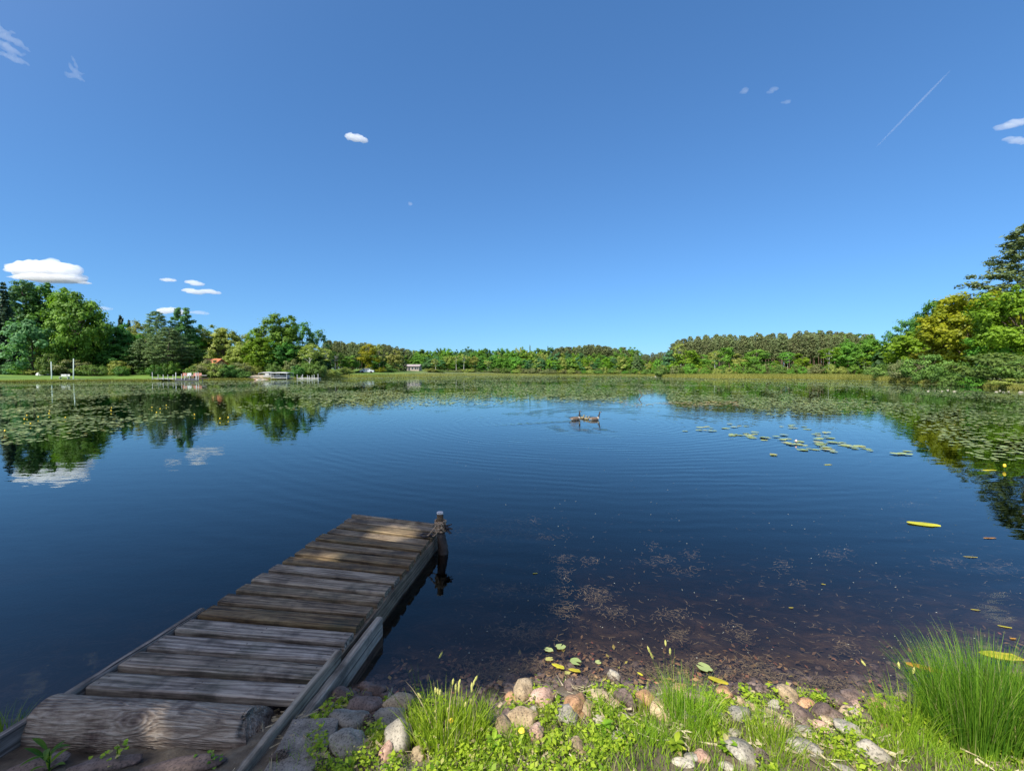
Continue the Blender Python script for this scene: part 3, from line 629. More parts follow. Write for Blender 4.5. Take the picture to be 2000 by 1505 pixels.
for px, yt, mt_, lb in ((1255, 704, 'maple', 'small green tree just right of the lone conifer'), (1264, 708, 'olive', 'olive tree low in the skyline notch'), (1274, 704, 'bright', 'bright small tree in the middle of the skyline notch'), (1287, 700, 'maple', 'green tree at the right of the skyline notch'), (1296, 706, 'dark_maple', 'dark small tree right of the leaning grey log')):
    tree('small2', px, yt, 0, 212 if px < 1280 else 175, 17, mt_, lb, 'tree', 'tree', FG)
tree('spruce2', 1243, 684, 0, 208, 26, 'pine', 'lone green conifer at the right end of the far shore wood', 'spruce_tree')
for px, yt in ((925, 683), (868, 681), (1035, 674), (1070, 676), (980, 681), (1021, 677), (850, 684)):
    tree('spruce2', px, yt - 2, 0, 246, 9, 'pine', 'small dark conifer tip on the far skyline', 'spruce_tree', 'tree', 'conifer tips on the far skyline')
SF = 'bushes along the far waterline'
for k in range(64):
    px = 690 + (1290 - 690) * (k + TR.random()) / 64
    if 780 < px < 826: continue
    D = float(np.interp(px, [690, 760, 850, 950, 1250, 1290], [134, 160, 182, 200, 198, 160])) + TR.uniform(2, 7)
    shrub(TR.choice(['shrub', 'shrub2']), px, TR.uniform(716, 724), D, TR.uniform(12, 22), TR.choice(['shrub', 'olive', 'maple', 'brownbush']), 'low bush at the foot of the far shore wood', SF)
for k in range(60):
    px = 1285 + (1715 - 1285) * (k + TR.random()) / 60
    shrub(TR.choice(['shrub', 'shrub2']), px, TR.uniform(709, 721), float(np.interp(px, [1285, 1700], [142, 128])) + TR.uniform(-3, 8), TR.uniform(14, 26), TR.choice(['shrub', 'olive', 'olive', 'brownbush', 'maple']),
          'low bush in the sedge behind the reed bank', 'bushes in the reed bank')
# wood behind everything, read as one mass
rngw = np.random.default_rng(77); Vs, Fs, Ts = [], [], []; b_ = 0
for k in range(560):
    px = rngw.uniform(-250, 2250)
    if px < 640: D, yt = rngw.uniform(118, 135), float(np.interp(px, [-250, 180, 260, 500, 640], [600, 640, 655, 672, 690]))
    elif 1225 < px < 1312: D, yt = rngw.uniform(292, 300), 695
    elif px < 1235: D, yt = rngw.uniform(248, 262), float(np.interp(px, [640, 800, 850, 1235], [676, 684, 684, 684]))
    elif px < 1720: D, yt = rngw.uniform(205, 216), 668
    else: D, yt = rngw.uniform(96, 112), float(np.interp(px, [1720, 1800, 1900, 2250], [676, 640, 600, 560]))
    q = atd(px, yt + rngw.uniform(0, 8), D); z0 = gz(q.x, q.y); Hh = q.z - z0; Wd = Hh * .5
    if Hh < 2: continue
    n = 300; u = unit(rngw.normal(size=(n, 3))) * rngw.uniform(.55, 1, (n, 1)); C = np.array([q.x, q.y, z0 + Hh * .5]) + u * np.array([Wd / 2, Wd / 2, Hh * .5])
    vv, ff = leaves(C, rngw.uniform(.5, 1.2, n), unit(u + np.array([0, 0, .4]) + rngw.normal(size=(n, 3)) * .4), rngw)
    Vs.append(vv); Fs.append(ff + b_); b_ += len(vv); Ts.append(np.repeat(np.clip(rngw.normal(rngw.uniform(.2, .7), .15, n), 0, 1), 4))
wd = link('woodland', np_mesh('woodland', np.concatenate(Vs), np.concatenate(Fs), np.concatenate(Ts)), leafmat('woodland_leaf', (.025, .06, .014), (.07, .13, .03)))
tag(wd, 'dense wood filling in behind the shore trees', 'woodland', kind='stuff')

# the tree behind the viewer that shades the dock
rngs = np.random.default_rng(4); TC = Vector((-2.75, 2.95, .15)) + SUN * (7.0 / SUN.z)
n = 26000; u = unit(rngs.normal(size=(n, 3))) * rngs.uniform(.1, 1, (n, 1)) ** .45
Pt = np.array(TC) + u * np.array([2.75, 2.75, 2.3])
g = Pt - np.array(SUN)[None] * ((Pt[:, 2:3] - .16) / SUN.z)
keep = np.ones(n, bool)
for (px, py, rx, ry) in [(765, 1040, .30, .26), (735, 1012, .5, .07), (625, 1085, .26, .12), (560, 1108, .2, .08), (560, 1152, .14, .06), (292, 1425, .09, .16), (857, 1012, .14, .1), (330, 1480, .2, .1), (230, 1470, .12, .08), (430, 1200, .1, .05)]:
    c = at(px, py, .16); keep &= (((g[:, 0] - c.x) / (rx)) ** 2 + ((g[:, 1] - c.y) / (ry)) ** 2) > 1
edge = mnoise
keep &= ~((g[:, 0] > -.35 + .25 * np.sin(g[:, 1] * 3)) & (g[:, 1] < 2.1))
Pt = Pt[keep]; u = u[keep]
vv, ff = leaves(Pt, rngs.uniform(.10, .2, len(Pt)), unit(u + np.array([0, 0, .6]) + rngs.normal(size=u.shape) * .6), rngs)
et = empty('shade_tree', (TC.x - .3, TC.y - .2, gz(TC.x - .3, TC.y - .2)))
vv = vv - np.array([TC.x - .3, TC.y - .2, et.location.z])
link('crown', np_mesh('crown', vv, ff, np.repeat(rngs.uniform(0, 1, len(Pt)), 4)), M['maple'], et)
mb = MB(); mb.tube([(0, 0, -.3), (.1, .05, 3), (.2, .1, 6), (.3, .2, 7.4)], [.28, .22, .16, .05], 10)
for k in range(14):
    a = rngs.uniform(0, 6.28); limb(mb, (.15, .1, rngs.uniform(4, 6.5)), (.3 + 2 * math.cos(a), .2 + 2 * math.sin(a), TC.z - et.location.z + rngs.uniform(-1.2, 1.6)), .07, .02, rngs)
mb.build('trunk', M['bark'], et, True)
tag(et, 'leafy tree on the near bank whose shade falls on the dock', 'tree')


# ------------------------------------------------------------------ lily pads
def proj(p):
    c, s = math.cos(PITCH), math.sin(PITCH); d = Vector(p) - Vector((0, 0, HC))
    f = d.y * c - d.z * s; u = d.y * s + d.z * c
    return 1000 + F * d.x / f, 752.5 - F * u / f
m, t, p, o = nmat('lily_pad_leaf')
a = t.nodes.new('ShaderNodeAttribute'); a.attribute_name = 'tint'
c = ramp(t, a.outputs['Fac'], [(0, (.14, .20, .05)), (.45, (.27, .34, .10)), (.8, (.44, .47, .17)), (.93, (.50, .45, .09)), (1, (.40, .19, .08))])
v = coords(t); c = mixc(t, .35, c, mixc(t, nz(t, v, 9), (.10, .16, .04), (.38, .43, .16)))
t.links.new(c, p.inputs['Base Color']); p.inputs['Roughness'].default_value = .5; M['pad'] = m
M['red_pad'] = leafmat('reddish_pad', (.12, .10, .06), (.27, .14, .08), .1)
def pad_arrays(x, y, z, size, rng, n_r=7, notch=.5, tilt=.05, curl=.0):
    n = len(x); a0 = rng.uniform(0, 6.283, n)[:, None]; k = np.linspace(notch / 2, 2 * math.pi - notch / 2, n_r)[None, :]
    rad = (size / 2)[:, None] * (1 + .07 * rng.normal(size=(n, n_r))); el = rng.uniform(.8, 1, n)[:, None]
    lx, ly = rad * np.cos(k), rad * np.sin(k) * el
    cx, sx = np.cos(a0), np.sin(a0); gx, gy = lx * cx - ly * sx, lx * sx + ly * cx
    tx, ty = rng.normal(0, tilt, n)[:, None], rng.normal(0, tilt, n)[:, None]
    gz_ = z[:, None] + np.abs(gx * tx + gy * ty) + curl * np.abs(rng.normal(size=(n, n_r))) * size[:, None]
    V = np.zeros((n, n_r + 1, 3)); V[:, 0] = np.stack([x, y, z], 1); V[:, 1:, 0] = x[:, None] + gx; V[:, 1:, 1] = y[:, None] + gy; V[:, 1:, 2] = gz_
    b = (np.arange(n) * (n_r + 1))[:, None]; i = np.arange(1, n_r)[None, :]
    Fq = np.stack([np.broadcast_to(b, (n, n_r - 1)), b + i, b + i + 1], -1).reshape(-1, 3)
    return V.reshape(-1, 3), Fq
rp = np.random.default_rng(21)
EDGE = [(-400, 900), (0, 884), (100, 866), (200, 852), (300, 830), (400, 813), (500, 804), (640, 798), (800, 798), (1000, 790), (1100, 792), (1200, 799), (1300, 806), (1400, 812), (1500, 815), (1600, 816), (1700, 812), (1745, 818), (1790, 840), (1840, 870), (1900, 915), (2000, 965), (2300, 1010)]
ex = np.array([e[0] for e in EDGE]); eD = np.array([F * HC / (e[1] - 726) for e in EDGE])
def patch(x, y, s, seed):
    r = np.random.default_rng(seed); f = 0
    for k in range(7):
        a = r.uniform(0, 6.28); w_ = r.uniform(.5, 1.8) / s; f = f + np.sin((x * math.cos(a) + y * math.sin(a)) * w_ + r.uniform(0, 6.28))
    return f / 3.6
xs, ys, sz = [], [], []
for D0, D1, dens, size in ((8, 14, 54, .112), (14, 22, 44, .13), (22, 36, 22, .18), (36, 60, 9, .25), (60, 100, 2.6, .40), (100, 215, 1.0, .65)):
    W1 = D1 * 1.35; n = int((2 * W1) * (D1 - D0) * dens)
    x = rp.uniform(-W1, W1, n); y = rp.uniform(D0, D1, n); px = 1000 + F * x / y
    eDp = np.interp(px, ex, eD); over = (y - eDp) / eDp
    pr = np.clip(over * 3.2 + .06, 0, 1); pr = np.where(over < -.05, 0, pr)
    pt = patch(x, y, 2.2, 3) + .6 * patch(x, y, .6, 4) + .9 * patch(x, y, 9, 5)
    pr = pr * np.clip(.62 + 1.1 * pt, .05, 1)
    right = px > 1745; pr = np.where(right, pr * .62, pr)
    ok = (rp.random(n) < pr) & (np.hypot(x, y) < Rshore(np.arctan2(x, y)) - .2) & (np.abs(px - 1000) < 1150)
    py_ = 726 + F * HC / y
    ok &= ~((px > 1228) & (px < 1302) & (py_ > 770) & (py_ < 787))
    ok &= ~((px > 1000) & (px < 1240) & (py_ > 786) & (rp.random(n) < .5))
    xs.append(x[ok]); ys.append(y[ok]); sz.append(size * rp.uniform(.55, 1.25, ok.sum()))
xs, ys, sz = map(np.concatenate, (xs, ys, sz)); Dd = np.hypot(xs, ys)
vis = sz / Dd * sz / Dd / np.maximum(Dd, 1)
inside = np.abs(F * xs / ys) < 1000
order = np.argsort(-np.where(inside, vis, 0)); NI = 215
ind, rest = order[:NI], order[NI:]
zz = rp.uniform(.004, .022, len(xs)) + np.where(rp.random(len(xs)) < .18, rp.uniform(.01, .05, len(xs)), 0)
tint = np.clip(rp.normal(.42, .17, len(xs)) + .18 * patch(xs, ys, 3, 9), 0, .9)
pxs = 1000 + F * xs / ys; pys = 726 + F * HC / ys
redb = (pxs > 1195) & (pxs < 1445) & (pys > 785) & (pys < 799)
tint = np.where(redb & (rp.random(len(xs)) < .75), .99, tint); tint = np.where(rp.random(len(xs)) < .03, .94, tint)
Vv, Ff = pad_arrays(xs[rest], ys[rest], zz[rest], sz[rest], rp, 7, tilt=.07)
mat_o = link('lily_pads', np_mesh('lily_pads', Vv, Ff, np.repeat(tint[rest], 8)), M['pad']); tag(mat_o, 'thick field of lily pads covering the far water', 'lily pads', kind='stuff')
# a few shared pad shapes
def pad_mesh(k, tval, n_r=16, curl=.006, name='lily_pad'):
    r = np.random.default_rng(100 + k); V_, F_ = pad_arrays(np.zeros(1), np.zeros(1), np.zeros(1), np.ones(1), r, n_r, notch=r.uniform(.35, .7), tilt=.03, curl=curl)
    return np_mesh(name, V_, F_, np.full(len(V_), tval), smooth=False)
PADS = [pad_mesh(k, [.25, .45, .6, .75, .5, .35][k]) for k in range(6)]
PYEL = pad_mesh(7, .94); PORG = pad_mesh(8, 1.); 
for q in ind:
    left = pxs[q] < 1000
    ob = link('lily_pad', PADS[int(rp.integers(6))], M['pad'], loc=(xs[q], ys[q], zz[q]), rot=(rp.normal(0, .02), rp.normal(0, .02), rp.uniform(0, 6.28)), scale=(sz[q] * 1.02,) * 3)
    tag(ob, 'green lily pad in the near fringe of the left pad field' if left else 'green lily pad in the near fringe of the right pad field', 'lily pad', 'lily pads of the left field edge' if left else 'lily pads of the right field edge')
CL = [((1378, 838), 9, 'pads of the leftmost raft in the group of floating pads'), ((1440, 836), 6, 'pad in the raft behind the group of floating pads'), ((1455, 850), 12, 'pad of the flat green raft in the middle of the floating group'),
      ((1515, 857), 9, 'pad of the raft beside the tiny pink bud'), ((1545, 866), 6, 'pad in front of the tiny pink bud'), ((1600, 850), 9, 'pad of the raft just behind the right-hand rafts'), ((1612, 866), 12, 'pad of the brightest right-hand raft'),
      ((1612, 880), 6, 'pad at the front of the brightest right-hand raft'), ((1670, 873), 10, 'pad of the raft right of the brightest raft'), ((1740, 885), 3, 'pad at the right end of the line of rafts'), ((1545, 835), 7, 'pad of the far raft behind the pink bud'), ((1522, 890), 2, 'lone pad below the line of rafts')]
for (cx, cy), n, lb in CL:
    for k in range(n):
        P0 = at(cx + TR.gauss(0, 20), cy + TR.gauss(0, 3.4), 0)
        ob = link('lily_pad', PADS[TR.randrange(6)] if TR.random() > .12 else PYEL, M['pad'], loc=(P0.x, P0.y, TR.uniform(.003, .02)), rot=(TR.gauss(0, .015), TR.gauss(0, .015), TR.uniform(0, 6)), scale=(TR.uniform(.12, .24),) * 3)
        tag(ob, 'green ' + lb.replace('pads of', 'pad of'), 'lily pad', 'floating rafts of lily pads')
def flo(px, py, wpx, mesh, label, name='lily_pad', cat='lily pad', asp=1., rot=None, mat=None, z=.004):
    P0 = at(px, py, z); s = wpx / F * (P0.y + .05)
    ob = link(name, mesh, mat or M['pad'], loc=(P0.x, P0.y, z), rot=(TR.gauss(0, .03), TR.gauss(0, .03), TR.uniform(0, 6) if rot is None else rot), scale=(s, s * asp, s)); tag(ob, label, cat)
flo(1072, 1268, 14, PADS[3], 'small bright pad, left of the pair floating before the rocks', rot=1.4, asp=1.3)
flo(1095, 1262, 21, PADS[2], 'rounded green pad, right of the pair floating before the rocks')
flo(1073, 1286, 16, PYEL, 'yellow pad just below the pair of pads'); flo(1124, 1291, 22, PADS[1], 'round green pad below and right of the pair of pads')
flo(1168, 1292, 12, PADS[3], 'tiny pad right of the round green pad'); flo(1108, 1313, 12, PYEL, 'tiny yellow pad next to the orange leaf')
flo(1375, 1302, 28, PADS[2], 'pad with browned edge behind the middle grass clump'); flo(1392, 1337, 9, PADS[3], 'tiny round pad beside the long orange leaf')
flo(1470, 1366, 16, PADS[1], 'dull green pad below the folded yellow-green pad')
lfm = leafmat('floating_leaf', (.32, .30, .02), (.62, .52, .04), .1); orm = leafmat('orange_leaf', (.38, .16, .02), (.6, .3, .03), .1); brm = simple('brown_leaf', (.12, .06, .03), (.28, .15, .08), 20, .7)
def oval(k, n=14):
    r = np.random.default_rng(k); V_ = [(0, 0, .03)]; 
    for i in range(n):
        a = 6.283 * i / n; rr = .5 * (1 + .05 * r.normal()); V_.append((rr * math.cos(a), rr * .42 * math.sin(a) * (1 + .15 * math.cos(a)), .02 * r.random()))
    return np_mesh('leaf', V_, [(0, i + 1, (i + 1) % n + 1) for i in range(n)], r.uniform(0, 1, n + 1))
OV = [oval(k) for k in range(4)]
for px, py, w_, as_, ro, mt_, lb in [
    (1803, 1023, 56, 1.1, -.25, lfm, 'big yellow oval leaf floating alone on the right'), (1090, 1300, 28, .8, -.6, lfm, 'curled yellow-green leaf between the floating pads'), (1122, 1308, 24, .9, -.3, orm, 'orange-red leaf beside the floating pads'),
    (1160, 1345, 20, 1.6, 0, orm, 'orange leaf floating just above the rocks'), (1250, 1315, 14, .9, -1, lfm, 'small yellow leaf right of the pale rock'), (1118, 1349, 16, 1.2, -.8, brm, 'brown round leaf above the orange tan rock'),
    (1402, 1328, 38, .9, -.6, orm, 'long orange leaf behind the middle grass clump'), (1475, 1345, 38, .8, -.7, lfm, 'folded yellow-green pad near the long grey rock'), (1805, 1303, 60, .8, -.5, orm, 'long orange-yellow leaf left of the big grass clump'),
    (1955, 1280, 66, 1.0, -.35, lfm, 'big yellow leaf behind the big grass clump'), (1905, 1190, 16, .5, -.3, lfm, 'small narrow leaf above the big grass clump'), (1962, 1223, 22, .5, -.4, lfm, 'narrow green leaf at the right above the grass clump'),
    (1978, 1246, 12, .9, 0, lfm, 'tiny leaf at the right edge above the grass clump'), (1895, 1087, 26, .3, -.15, lfm, 'thin yellow leaf floating below the tree reflection'), (1932, 1050, 26, .4, 0, brm, 'brown leaf right of the big yellow oval leaf'),
    (1545, 1186, 9, .7, 0, lfm, 'tiny yellow leaf on open water, nearer the shore'), (1608, 1140, 9, .6, -.4, lfm, 'tiny green leaf on open water, farther from the shore'), (1045, 1119, 10, .9, 0, lfm, 'tiny yellow leaf right of the dock end'),
    (1565, 1381, 20, .8, -.5, lfm, 'green leaf right of the long grey rock'), (1617, 907, 16, .8, 0, brm, 'brown leaf alone on the blue water below the rafts'), (1930, 918, 34, .3, -.1, brm, 'thin tan stick-like leaf among the right pads'),
    (1578, 1344, 11, .8, -.4, lfm, 'tiny yellow leaf right of the folded pad'), (1504, 1331, 9, .5, -.8, lfm, 'tiny leaf right and above the folded pad')]:
    flo(px, py, w_, OV[TR.randrange(4)], lb, 'floating_leaf', 'leaf', as_, ro, mt_)
fy = simple('flower_yellow', (.75, .5, .02), (.85, .62, .05), 6, .5, 0); fp = simple('flower_pink', (.7, .35, .3), (.8, .5, .45), 6, .5, 0)
def flower(px, py, mt_, lb, r=.02):
    P0 = at(px, py, .05); e = empty('water_lily_flower', (P0.x, P0.y, 0)); mb = MB(); mb.tube([(0, 0, -.1), (.005, 0, .05)], .006, 6); mb.build('stem', M['shrub'], e)
    mb = MB(); mb.tube([(0, 0, .04), (0, 0, .05), (0, 0, .07), (0, 0, .095)], [.012, r, r * 1.15, r * .7], 9); mb.build('flower_head', mt_, e, True); tag(e, lb, 'flower', 'lily flowers on the pads')
for k, (px, py) in enumerate([(297, 796), (306, 806), (217, 802), (313, 799), (53, 812), (48, 819), (96, 808), (75, 815), (97, 803), (128, 816), (10, 842), (380, 810), (325, 792), (218, 797), (430, 818), (446, 816), (60, 828)]):
    flower(px, py, fy, 'small yellow pond-lily flower in the left pad field')
flower(1962, 911, fy, 'yellow flower at the dark reflection on the right'); flower(1555, 862, fp, 'tiny pink bud standing among the floating rafts', .02)

# ------------------------------------------------------------------ grass makers
def blades(bx, by, bz, h, w_, lean, la, rng, seg=4, curve=1.4):
    n = len(bx); V_ = np.zeros((n, seg + 1, 2, 3)); u = np.linspace(0, 1, seg + 1)
    dx, dy = np.cos(la), np.sin(la); fa = rng.uniform(0, 6.283, n); sx_, sy_ = np.cos(fa), np.sin(fa)
    for i, uu in enumerate(u):
        off = lean * h * uu ** curve; zz_ = h * uu * np.sqrt(np.clip(1 - (lean * uu * .75) ** 2, .1, 1)); ww = w_ * (1 - uu * .92) * .5 * (1 + .6 * uu * (1 - uu))
        for s_, sg in ((0, -1), (1, 1)):
            V_[:, i, s_, 0] = bx + dx * off + sg * sx_ * ww; V_[:, i, s_, 1] = by + dy * off + sg * sy_ * ww; V_[:, i, s_, 2] = bz + zz_
    b = (np.arange(n) * (seg + 1) * 2)[:, None]; i = np.arange(seg)[None, :] * 2
    Fq = np.stack([b + i, b + i + 1, b + i + 3, b + i + 2], -1).reshape(-1, 4)
    return V_.reshape(-1, 3), Fq, (seg + 1) * 2
M['reed'] = leafmat('reed_blade', (.13, .18, .03), (.38, .39, .09), .3)
M['grass'] = leafmat('grass_blade', (.12, .24, .012), (.38, .52, .04), .4, var=.1, dead=(.55, .46, .24))
M['rush'] = leafmat('rush_blade', (.025, .11, .008), (.22, .38, .03), .35, var=.1, dead=(.42, .38, .16))
M['seed'] = simple('seed_head', (.30, .30, .06), (.5, .47, .14), 30, .8, 0)
# reeds and shore grass along the far waterline
rr = np.random.default_rng(8); n = 90000
px = np.concatenate([rr.uniform(1262, 1740, int(n * .5)), rr.uniform(-100, 1290, int(n * .34)), rr.uniform(1700, 2080, int(n * .16))])
az = np.arctan((px - 1000) / F); R0 = Rshore(az)
band = np.interp(px, [0, 600, 640, 800, 1200, 1262, 1330, 1640, 1740, 1800, 2000], [1.2, 1.5, 6, 9, 9, 12, 26, 26, 8, 1.5, 1.5]); d = R0 - .5 + band * rr.uniform(0, 1, len(px)) ** 1.3
x = np.sin(az) * d; y = np.cos(az) * d
hh = rr.uniform(.35, 1., len(px)) * np.interp(px, [0, 600, 700, 1262, 1330, 1700, 1800, 2000], [.5, .55, .8, .8, 1.15, 1.15, .6, .5])
V_, F_, k_ = blades(x, y, hgt(x, y) - .05, hh, np.full(len(px), .07) * rr.uniform(.6, 1.4, len(px)), rr.uniform(0, .5, len(px)), rr.uniform(0, 6.28, len(px)), rr, 2)
ob = link('reeds', np_mesh('reeds', V_, F_, np.repeat(np.clip(rr.normal(.5, .25, len(px)) + .25 * patch(x, y, 4, 2), 0, 1), k_)), M['reed']); tag(ob, 'yellow-green sedge and reeds along the far waterline', 'reeds', kind='stuff')

# ------------------------------------------------------------------ dock
ZD = .16
Lf, Rf, Ln, Rn = at(685, 1009, ZD), at(858, 1030, ZD), at(150, 1350, ZD), at(572, 1374, ZD)
dock = empty('dock', ((Lf + Rf + Ln + Rn) / 4).to_2d().to_3d()); tag(dock, 'weathered wooden plank dock reaching out from the near shore', 'dock')
O = Vector(dock.location)
def plank(a0, b0, a1, b1, z, th, name, mat, parent, seed):
    """board between the ends a0-a1 (left) and b0-b1 (right); long axis is local X"""
    r = np.random.default_rng(seed); c = (a0 + b0 + a1 + b1) / 4; ux = ((b0 + b1) - (a0 + a1)).normalized(); ang = math.atan2(ux.y, ux.x)
    Mi = Matrix.Rotation(-ang, 3, 'Z'); A0, B0, A1, B1 = [Mi @ (q - c) for q in (a0, b0, a1, b1)]
    nx = 28; prof = [(0, -1, 0), (0, -.12, 1), (.1, 0, 1), (.9, 0, 1), (1, -.12, 1), (1, -1, 0)]   # (across, height, wave)
    vs = []; wob = r.normal(0, .0012, nx + 1).cumsum() * .25; w2 = r.normal(0, .0012, nx + 1).cumsum() * .25; crook = r.uniform(-.004, .004)
    for i in range(nx + 1):
        u = i / nx; p0 = A0.lerp(B0, u); p1 = A1.lerp(B1, u); d = p1 - p0; L = d.length
        for (v_, h_, wv_) in prof:
            q = p0 + d * v_; e_ = (wob[i] if v_ < .5 else w2[i]) + r.normal(0, .0007)
            q = q + d.normalized() * (e_ if wv_ else 0); vs.append((q.x, q.y, h_ * th + crook * math.sin(u * 3.1) + (r.normal(0, .0007) if wv_ and .05 < v_ < .95 else 0)))
    k = len(prof); fs = []
    for i in range(nx):
        for j in range(k):
            j2 = (j + 1) % k; fs.append((i * k + j, (i + 1) * k + j, (i + 1) * k + j2, i * k + j2))
    fs += [tuple(range(k)), tuple(nx * k + j for j in reversed(range(k)))]
    nf = len(fs)
    for u in (.035, .5, .965):      # nail heads
        for v_ in (.28, .72):
            q = A0.lerp(B0, u).lerp(A1.lerp(B1, u), v_ + r.uniform(-.06, .06)); b_ = len(vs)
            vs += [(q.x + .0045 * math.cos(a_), q.y + .0045 * math.sin(a_), crook * math.sin(u * 3.1) + .0022) for a_ in (0, 1.047, 2.094, 3.1416, 4.189, 5.236)]; fs.append(tuple(range(b_, b_ + 6)))
    me = bpy.data.meshes.new(name); me.from_pydata(vs, [], fs); me.update(); me.materials.append(mat); me.materials.append(M['nail'])
    for p_ in me.polygons[nf:]: p_.material_index = 1
    loc = Vector((c.x, c.y, z)) - (Vector(parent.location) if parent else Vector())
    return link(name, me, mat, parent, loc=loc, rot=(r.normal(0, .004), r.normal(0, .004), ang))
M['nail'] = simple('rusty_nail', (.03, .02, .015), (.08, .045, .03), 50, .6, 0)
NP = 16; rk = random.Random(3); cuts = [0]
for k in range(NP): cuts.append(cuts[-1] + rk.uniform(.93, 1.07))
cuts = [c_ / cuts[-1] for c_ in cuts]
for k in range(NP):
    g = rk.uniform(.16, .23) / NP; s0, s1 = cuts[k] + g, cuts[k + 1] - g * .25
    j = lambda: rk.uniform(-.012, .012)
    ux = (Rf - Lf).normalized()
    a0, a1, b0, b1 = Ln.lerp(Lf, s0), Ln.lerp(Lf, s1), Rn.lerp(Rf, s0), Rn.lerp(Rf, s1)
    e0, e1 = j(), j()
    pl = plank(a0 + ux * e0, b0 + ux * e1, a1 + ux * e0, b1 + ux * e1, ZD + rk.uniform(-.004, .003), .038, 'plank', M['dock_wood'], dock, 50 + k)
    if k == 7: pl['label'] = 'dark brown smoother plank near the middle'
ur = (Rf - Rn).normalized(); nr_ = Vector((ur.y, -ur.x, 0)); ul = (Lf - Ln).normalized(); nl_ = Vector((ul.y, -ul.x, 0))
def board(a, b, z0, z1, th, name, mat, parent, seed=1):
    """upright board from a to b, local X along it"""
    a = Vector((a.x, a.y, (z0 + z1) / 2)); b = Vector((b.x, b.y, (z0 + z1) / 2)); c = (a + b) / 2; L = (b - a).length; ang = math.atan2(b.y - a.y, b.x - a.x)
    mb = MB(); h = (z1 - z0) / 2; n_ = 24; r = random.Random(seed); vs, fs = [], []
    for i in range(n_ + 1):
        x_ = -L / 2 + L * i / n_; w1 = r.gauss(0, .0012)
        for (y_, z_) in ((-1, -1), (-1, .93), (-.7, 1), (.7, 1), (1, .93), (1, -1)): vs.append((x_, y_ * th / 2 + r.gauss(0, .0006), z_ * h + w1))
    for i in range(n_):
        for j_ in range(6):
            j2 = (j_ + 1) % 6; fs.append((i * 6 + j_, (i + 1) * 6 + j_, (i + 1) * 6 + j2, i * 6 + j2))
    fs += [tuple(range(6)), tuple(n_ * 6 + j_ for j_ in reversed(range(6)))]; mb.add(vs, fs)
    me = mb.mesh(name); loc = c - (Vector(parent.location) if parent else Vector())
    return link(name, me, mat, parent, loc=loc, rot=(0, 0, ang))
board(Rn + nr_ * -.01 - ur * .1, Rf + nr_ * -.004 + ur * .02, -.02, .122, .04, 'stringer', M['stringer_wood'], dock, 1)
board(Ln + nl_ * .03 - ul * .1, Lf + nl_ * .03 + ul * .02, -.02, .122, .04, 'stringer', M['stringer_wood'], dock, 2)
board(Ln.lerp(Rn, .5), Lf.lerp(Rf, .5), -.02, .12, .04, 'stringer', M['stringer_wood'], dock, 3)
ub = (Rf - Lf).normalized(); nb = Vector((-ub.y, ub.x, 0))
board(Lf + nb * .03, Rf - ub * .07 + nb * .03, .03, .178, .036, 'end_board', M['dock_wood'], dock, 4)
board(Ln + ul * .9 + ub * .03, Rn + ur * .9 - ub * .03, -.12, .02, .05, 'cross_beam', M['stringer_wood'], dock, 5)
# ramp boards at the shore end
def at_line(pxt, off, z):
    lo, hi = 0., 3.2
    for _ in range(40):
        md = (lo + hi) / 2; q = Rf - ur * md + nr_ * off; q.z = z
        if proj(q)[0] > pxt: lo = md
        else: hi = md
    q.z = 0; return q
endr = Rn - ur * .95
board(at_line(660, .012, .165), endr + nr_ * .012, .0, .172, .034, 'side_board', M['grey_wood'], dock, 6)['label'] = 'inner grey side board at the shore end'
s_ = at_line(741, .052, .10)
board(s_, endr + nr_ * .052, -.06, .118, .042, 'side_board', M['grey_wood'], dock, 7)['label'] = 'outer grey side board at the shore end'
endl = Ln - ul * 1.1
board(Ln + ul * .72 - nl_ * .022, endl - nl_ * .022, -.03, .168, .04, 'side_board', M['stringer_wood'], dock, 8)['label'] = 'left side board at the shore end'
# mooring post with rope
P0 = at(867, 1046, ZD); pt_top = at(857, 999, .0); top = Vector((P0.x - .035, P0.y + .01, 0)); 
lo, hi = .16, .8
for _ in range(30):
    md = (lo + hi) / 2; 
    if proj((top.x, top.y, md))[1] > 999: lo = md
    else: hi = md
zt = lo
post = empty('mooring_post', (P0.x, P0.y, 0)); tag(post, 'round post with a pale sawn top at the outer right corner of the dock', 'post')
dx = top.x - P0.x
mb = MB(); mb.tube([(.01, 0, -.9), (.0, 0, -.1), (dx * .3, 0, .06), (dx * .6, 0, .14), (dx * .8, 0, .2)], [.05, .05, .046, .04, .034], 14); mb.build('pile', simple('wet_bark', (.012, .008, .006), (.06, .04, .028), 14, .6, .6, .01), post, True)
mb = MB(); mb.tube([(dx * .8, 0, .19), (dx * .9, 0, .27), (dx, .0, zt - .012)], [.034, .031, .029], 14); mb.build('post_shaft', M['stringer_wood'], post, True)
palew = simple('sawn_wood', (.5, .46, .42), (.75, .72, .68), 30, .8); mb = MB(); mb.tube([(dx, 0, zt - .014), (dx, 0, zt)], [.03, .029], 14); mb.build('sawn_top', palew, post)
ropem = simple('rope_fibre', (.26, .17, .10), (.52, .37, .24), 60, .9, .6, .004)
rope = empty('rope', (P0.x, P0.y, .2)); tag(rope, 'frayed tan rope wound round the mooring post', 'rope')
mb = MB(); pts = []
for k in range(150):
    a = k * .32; zq = .0 + .105 * k / 150; rq = .044 + .007 * math.sin(k * 1.7); pts.append((dx * (.8 + zq * .9) + rq * math.cos(a), rq * math.sin(a), zq))
mb.tube(pts, .0085, 6); mb.build('winding', ropem, rope, True)
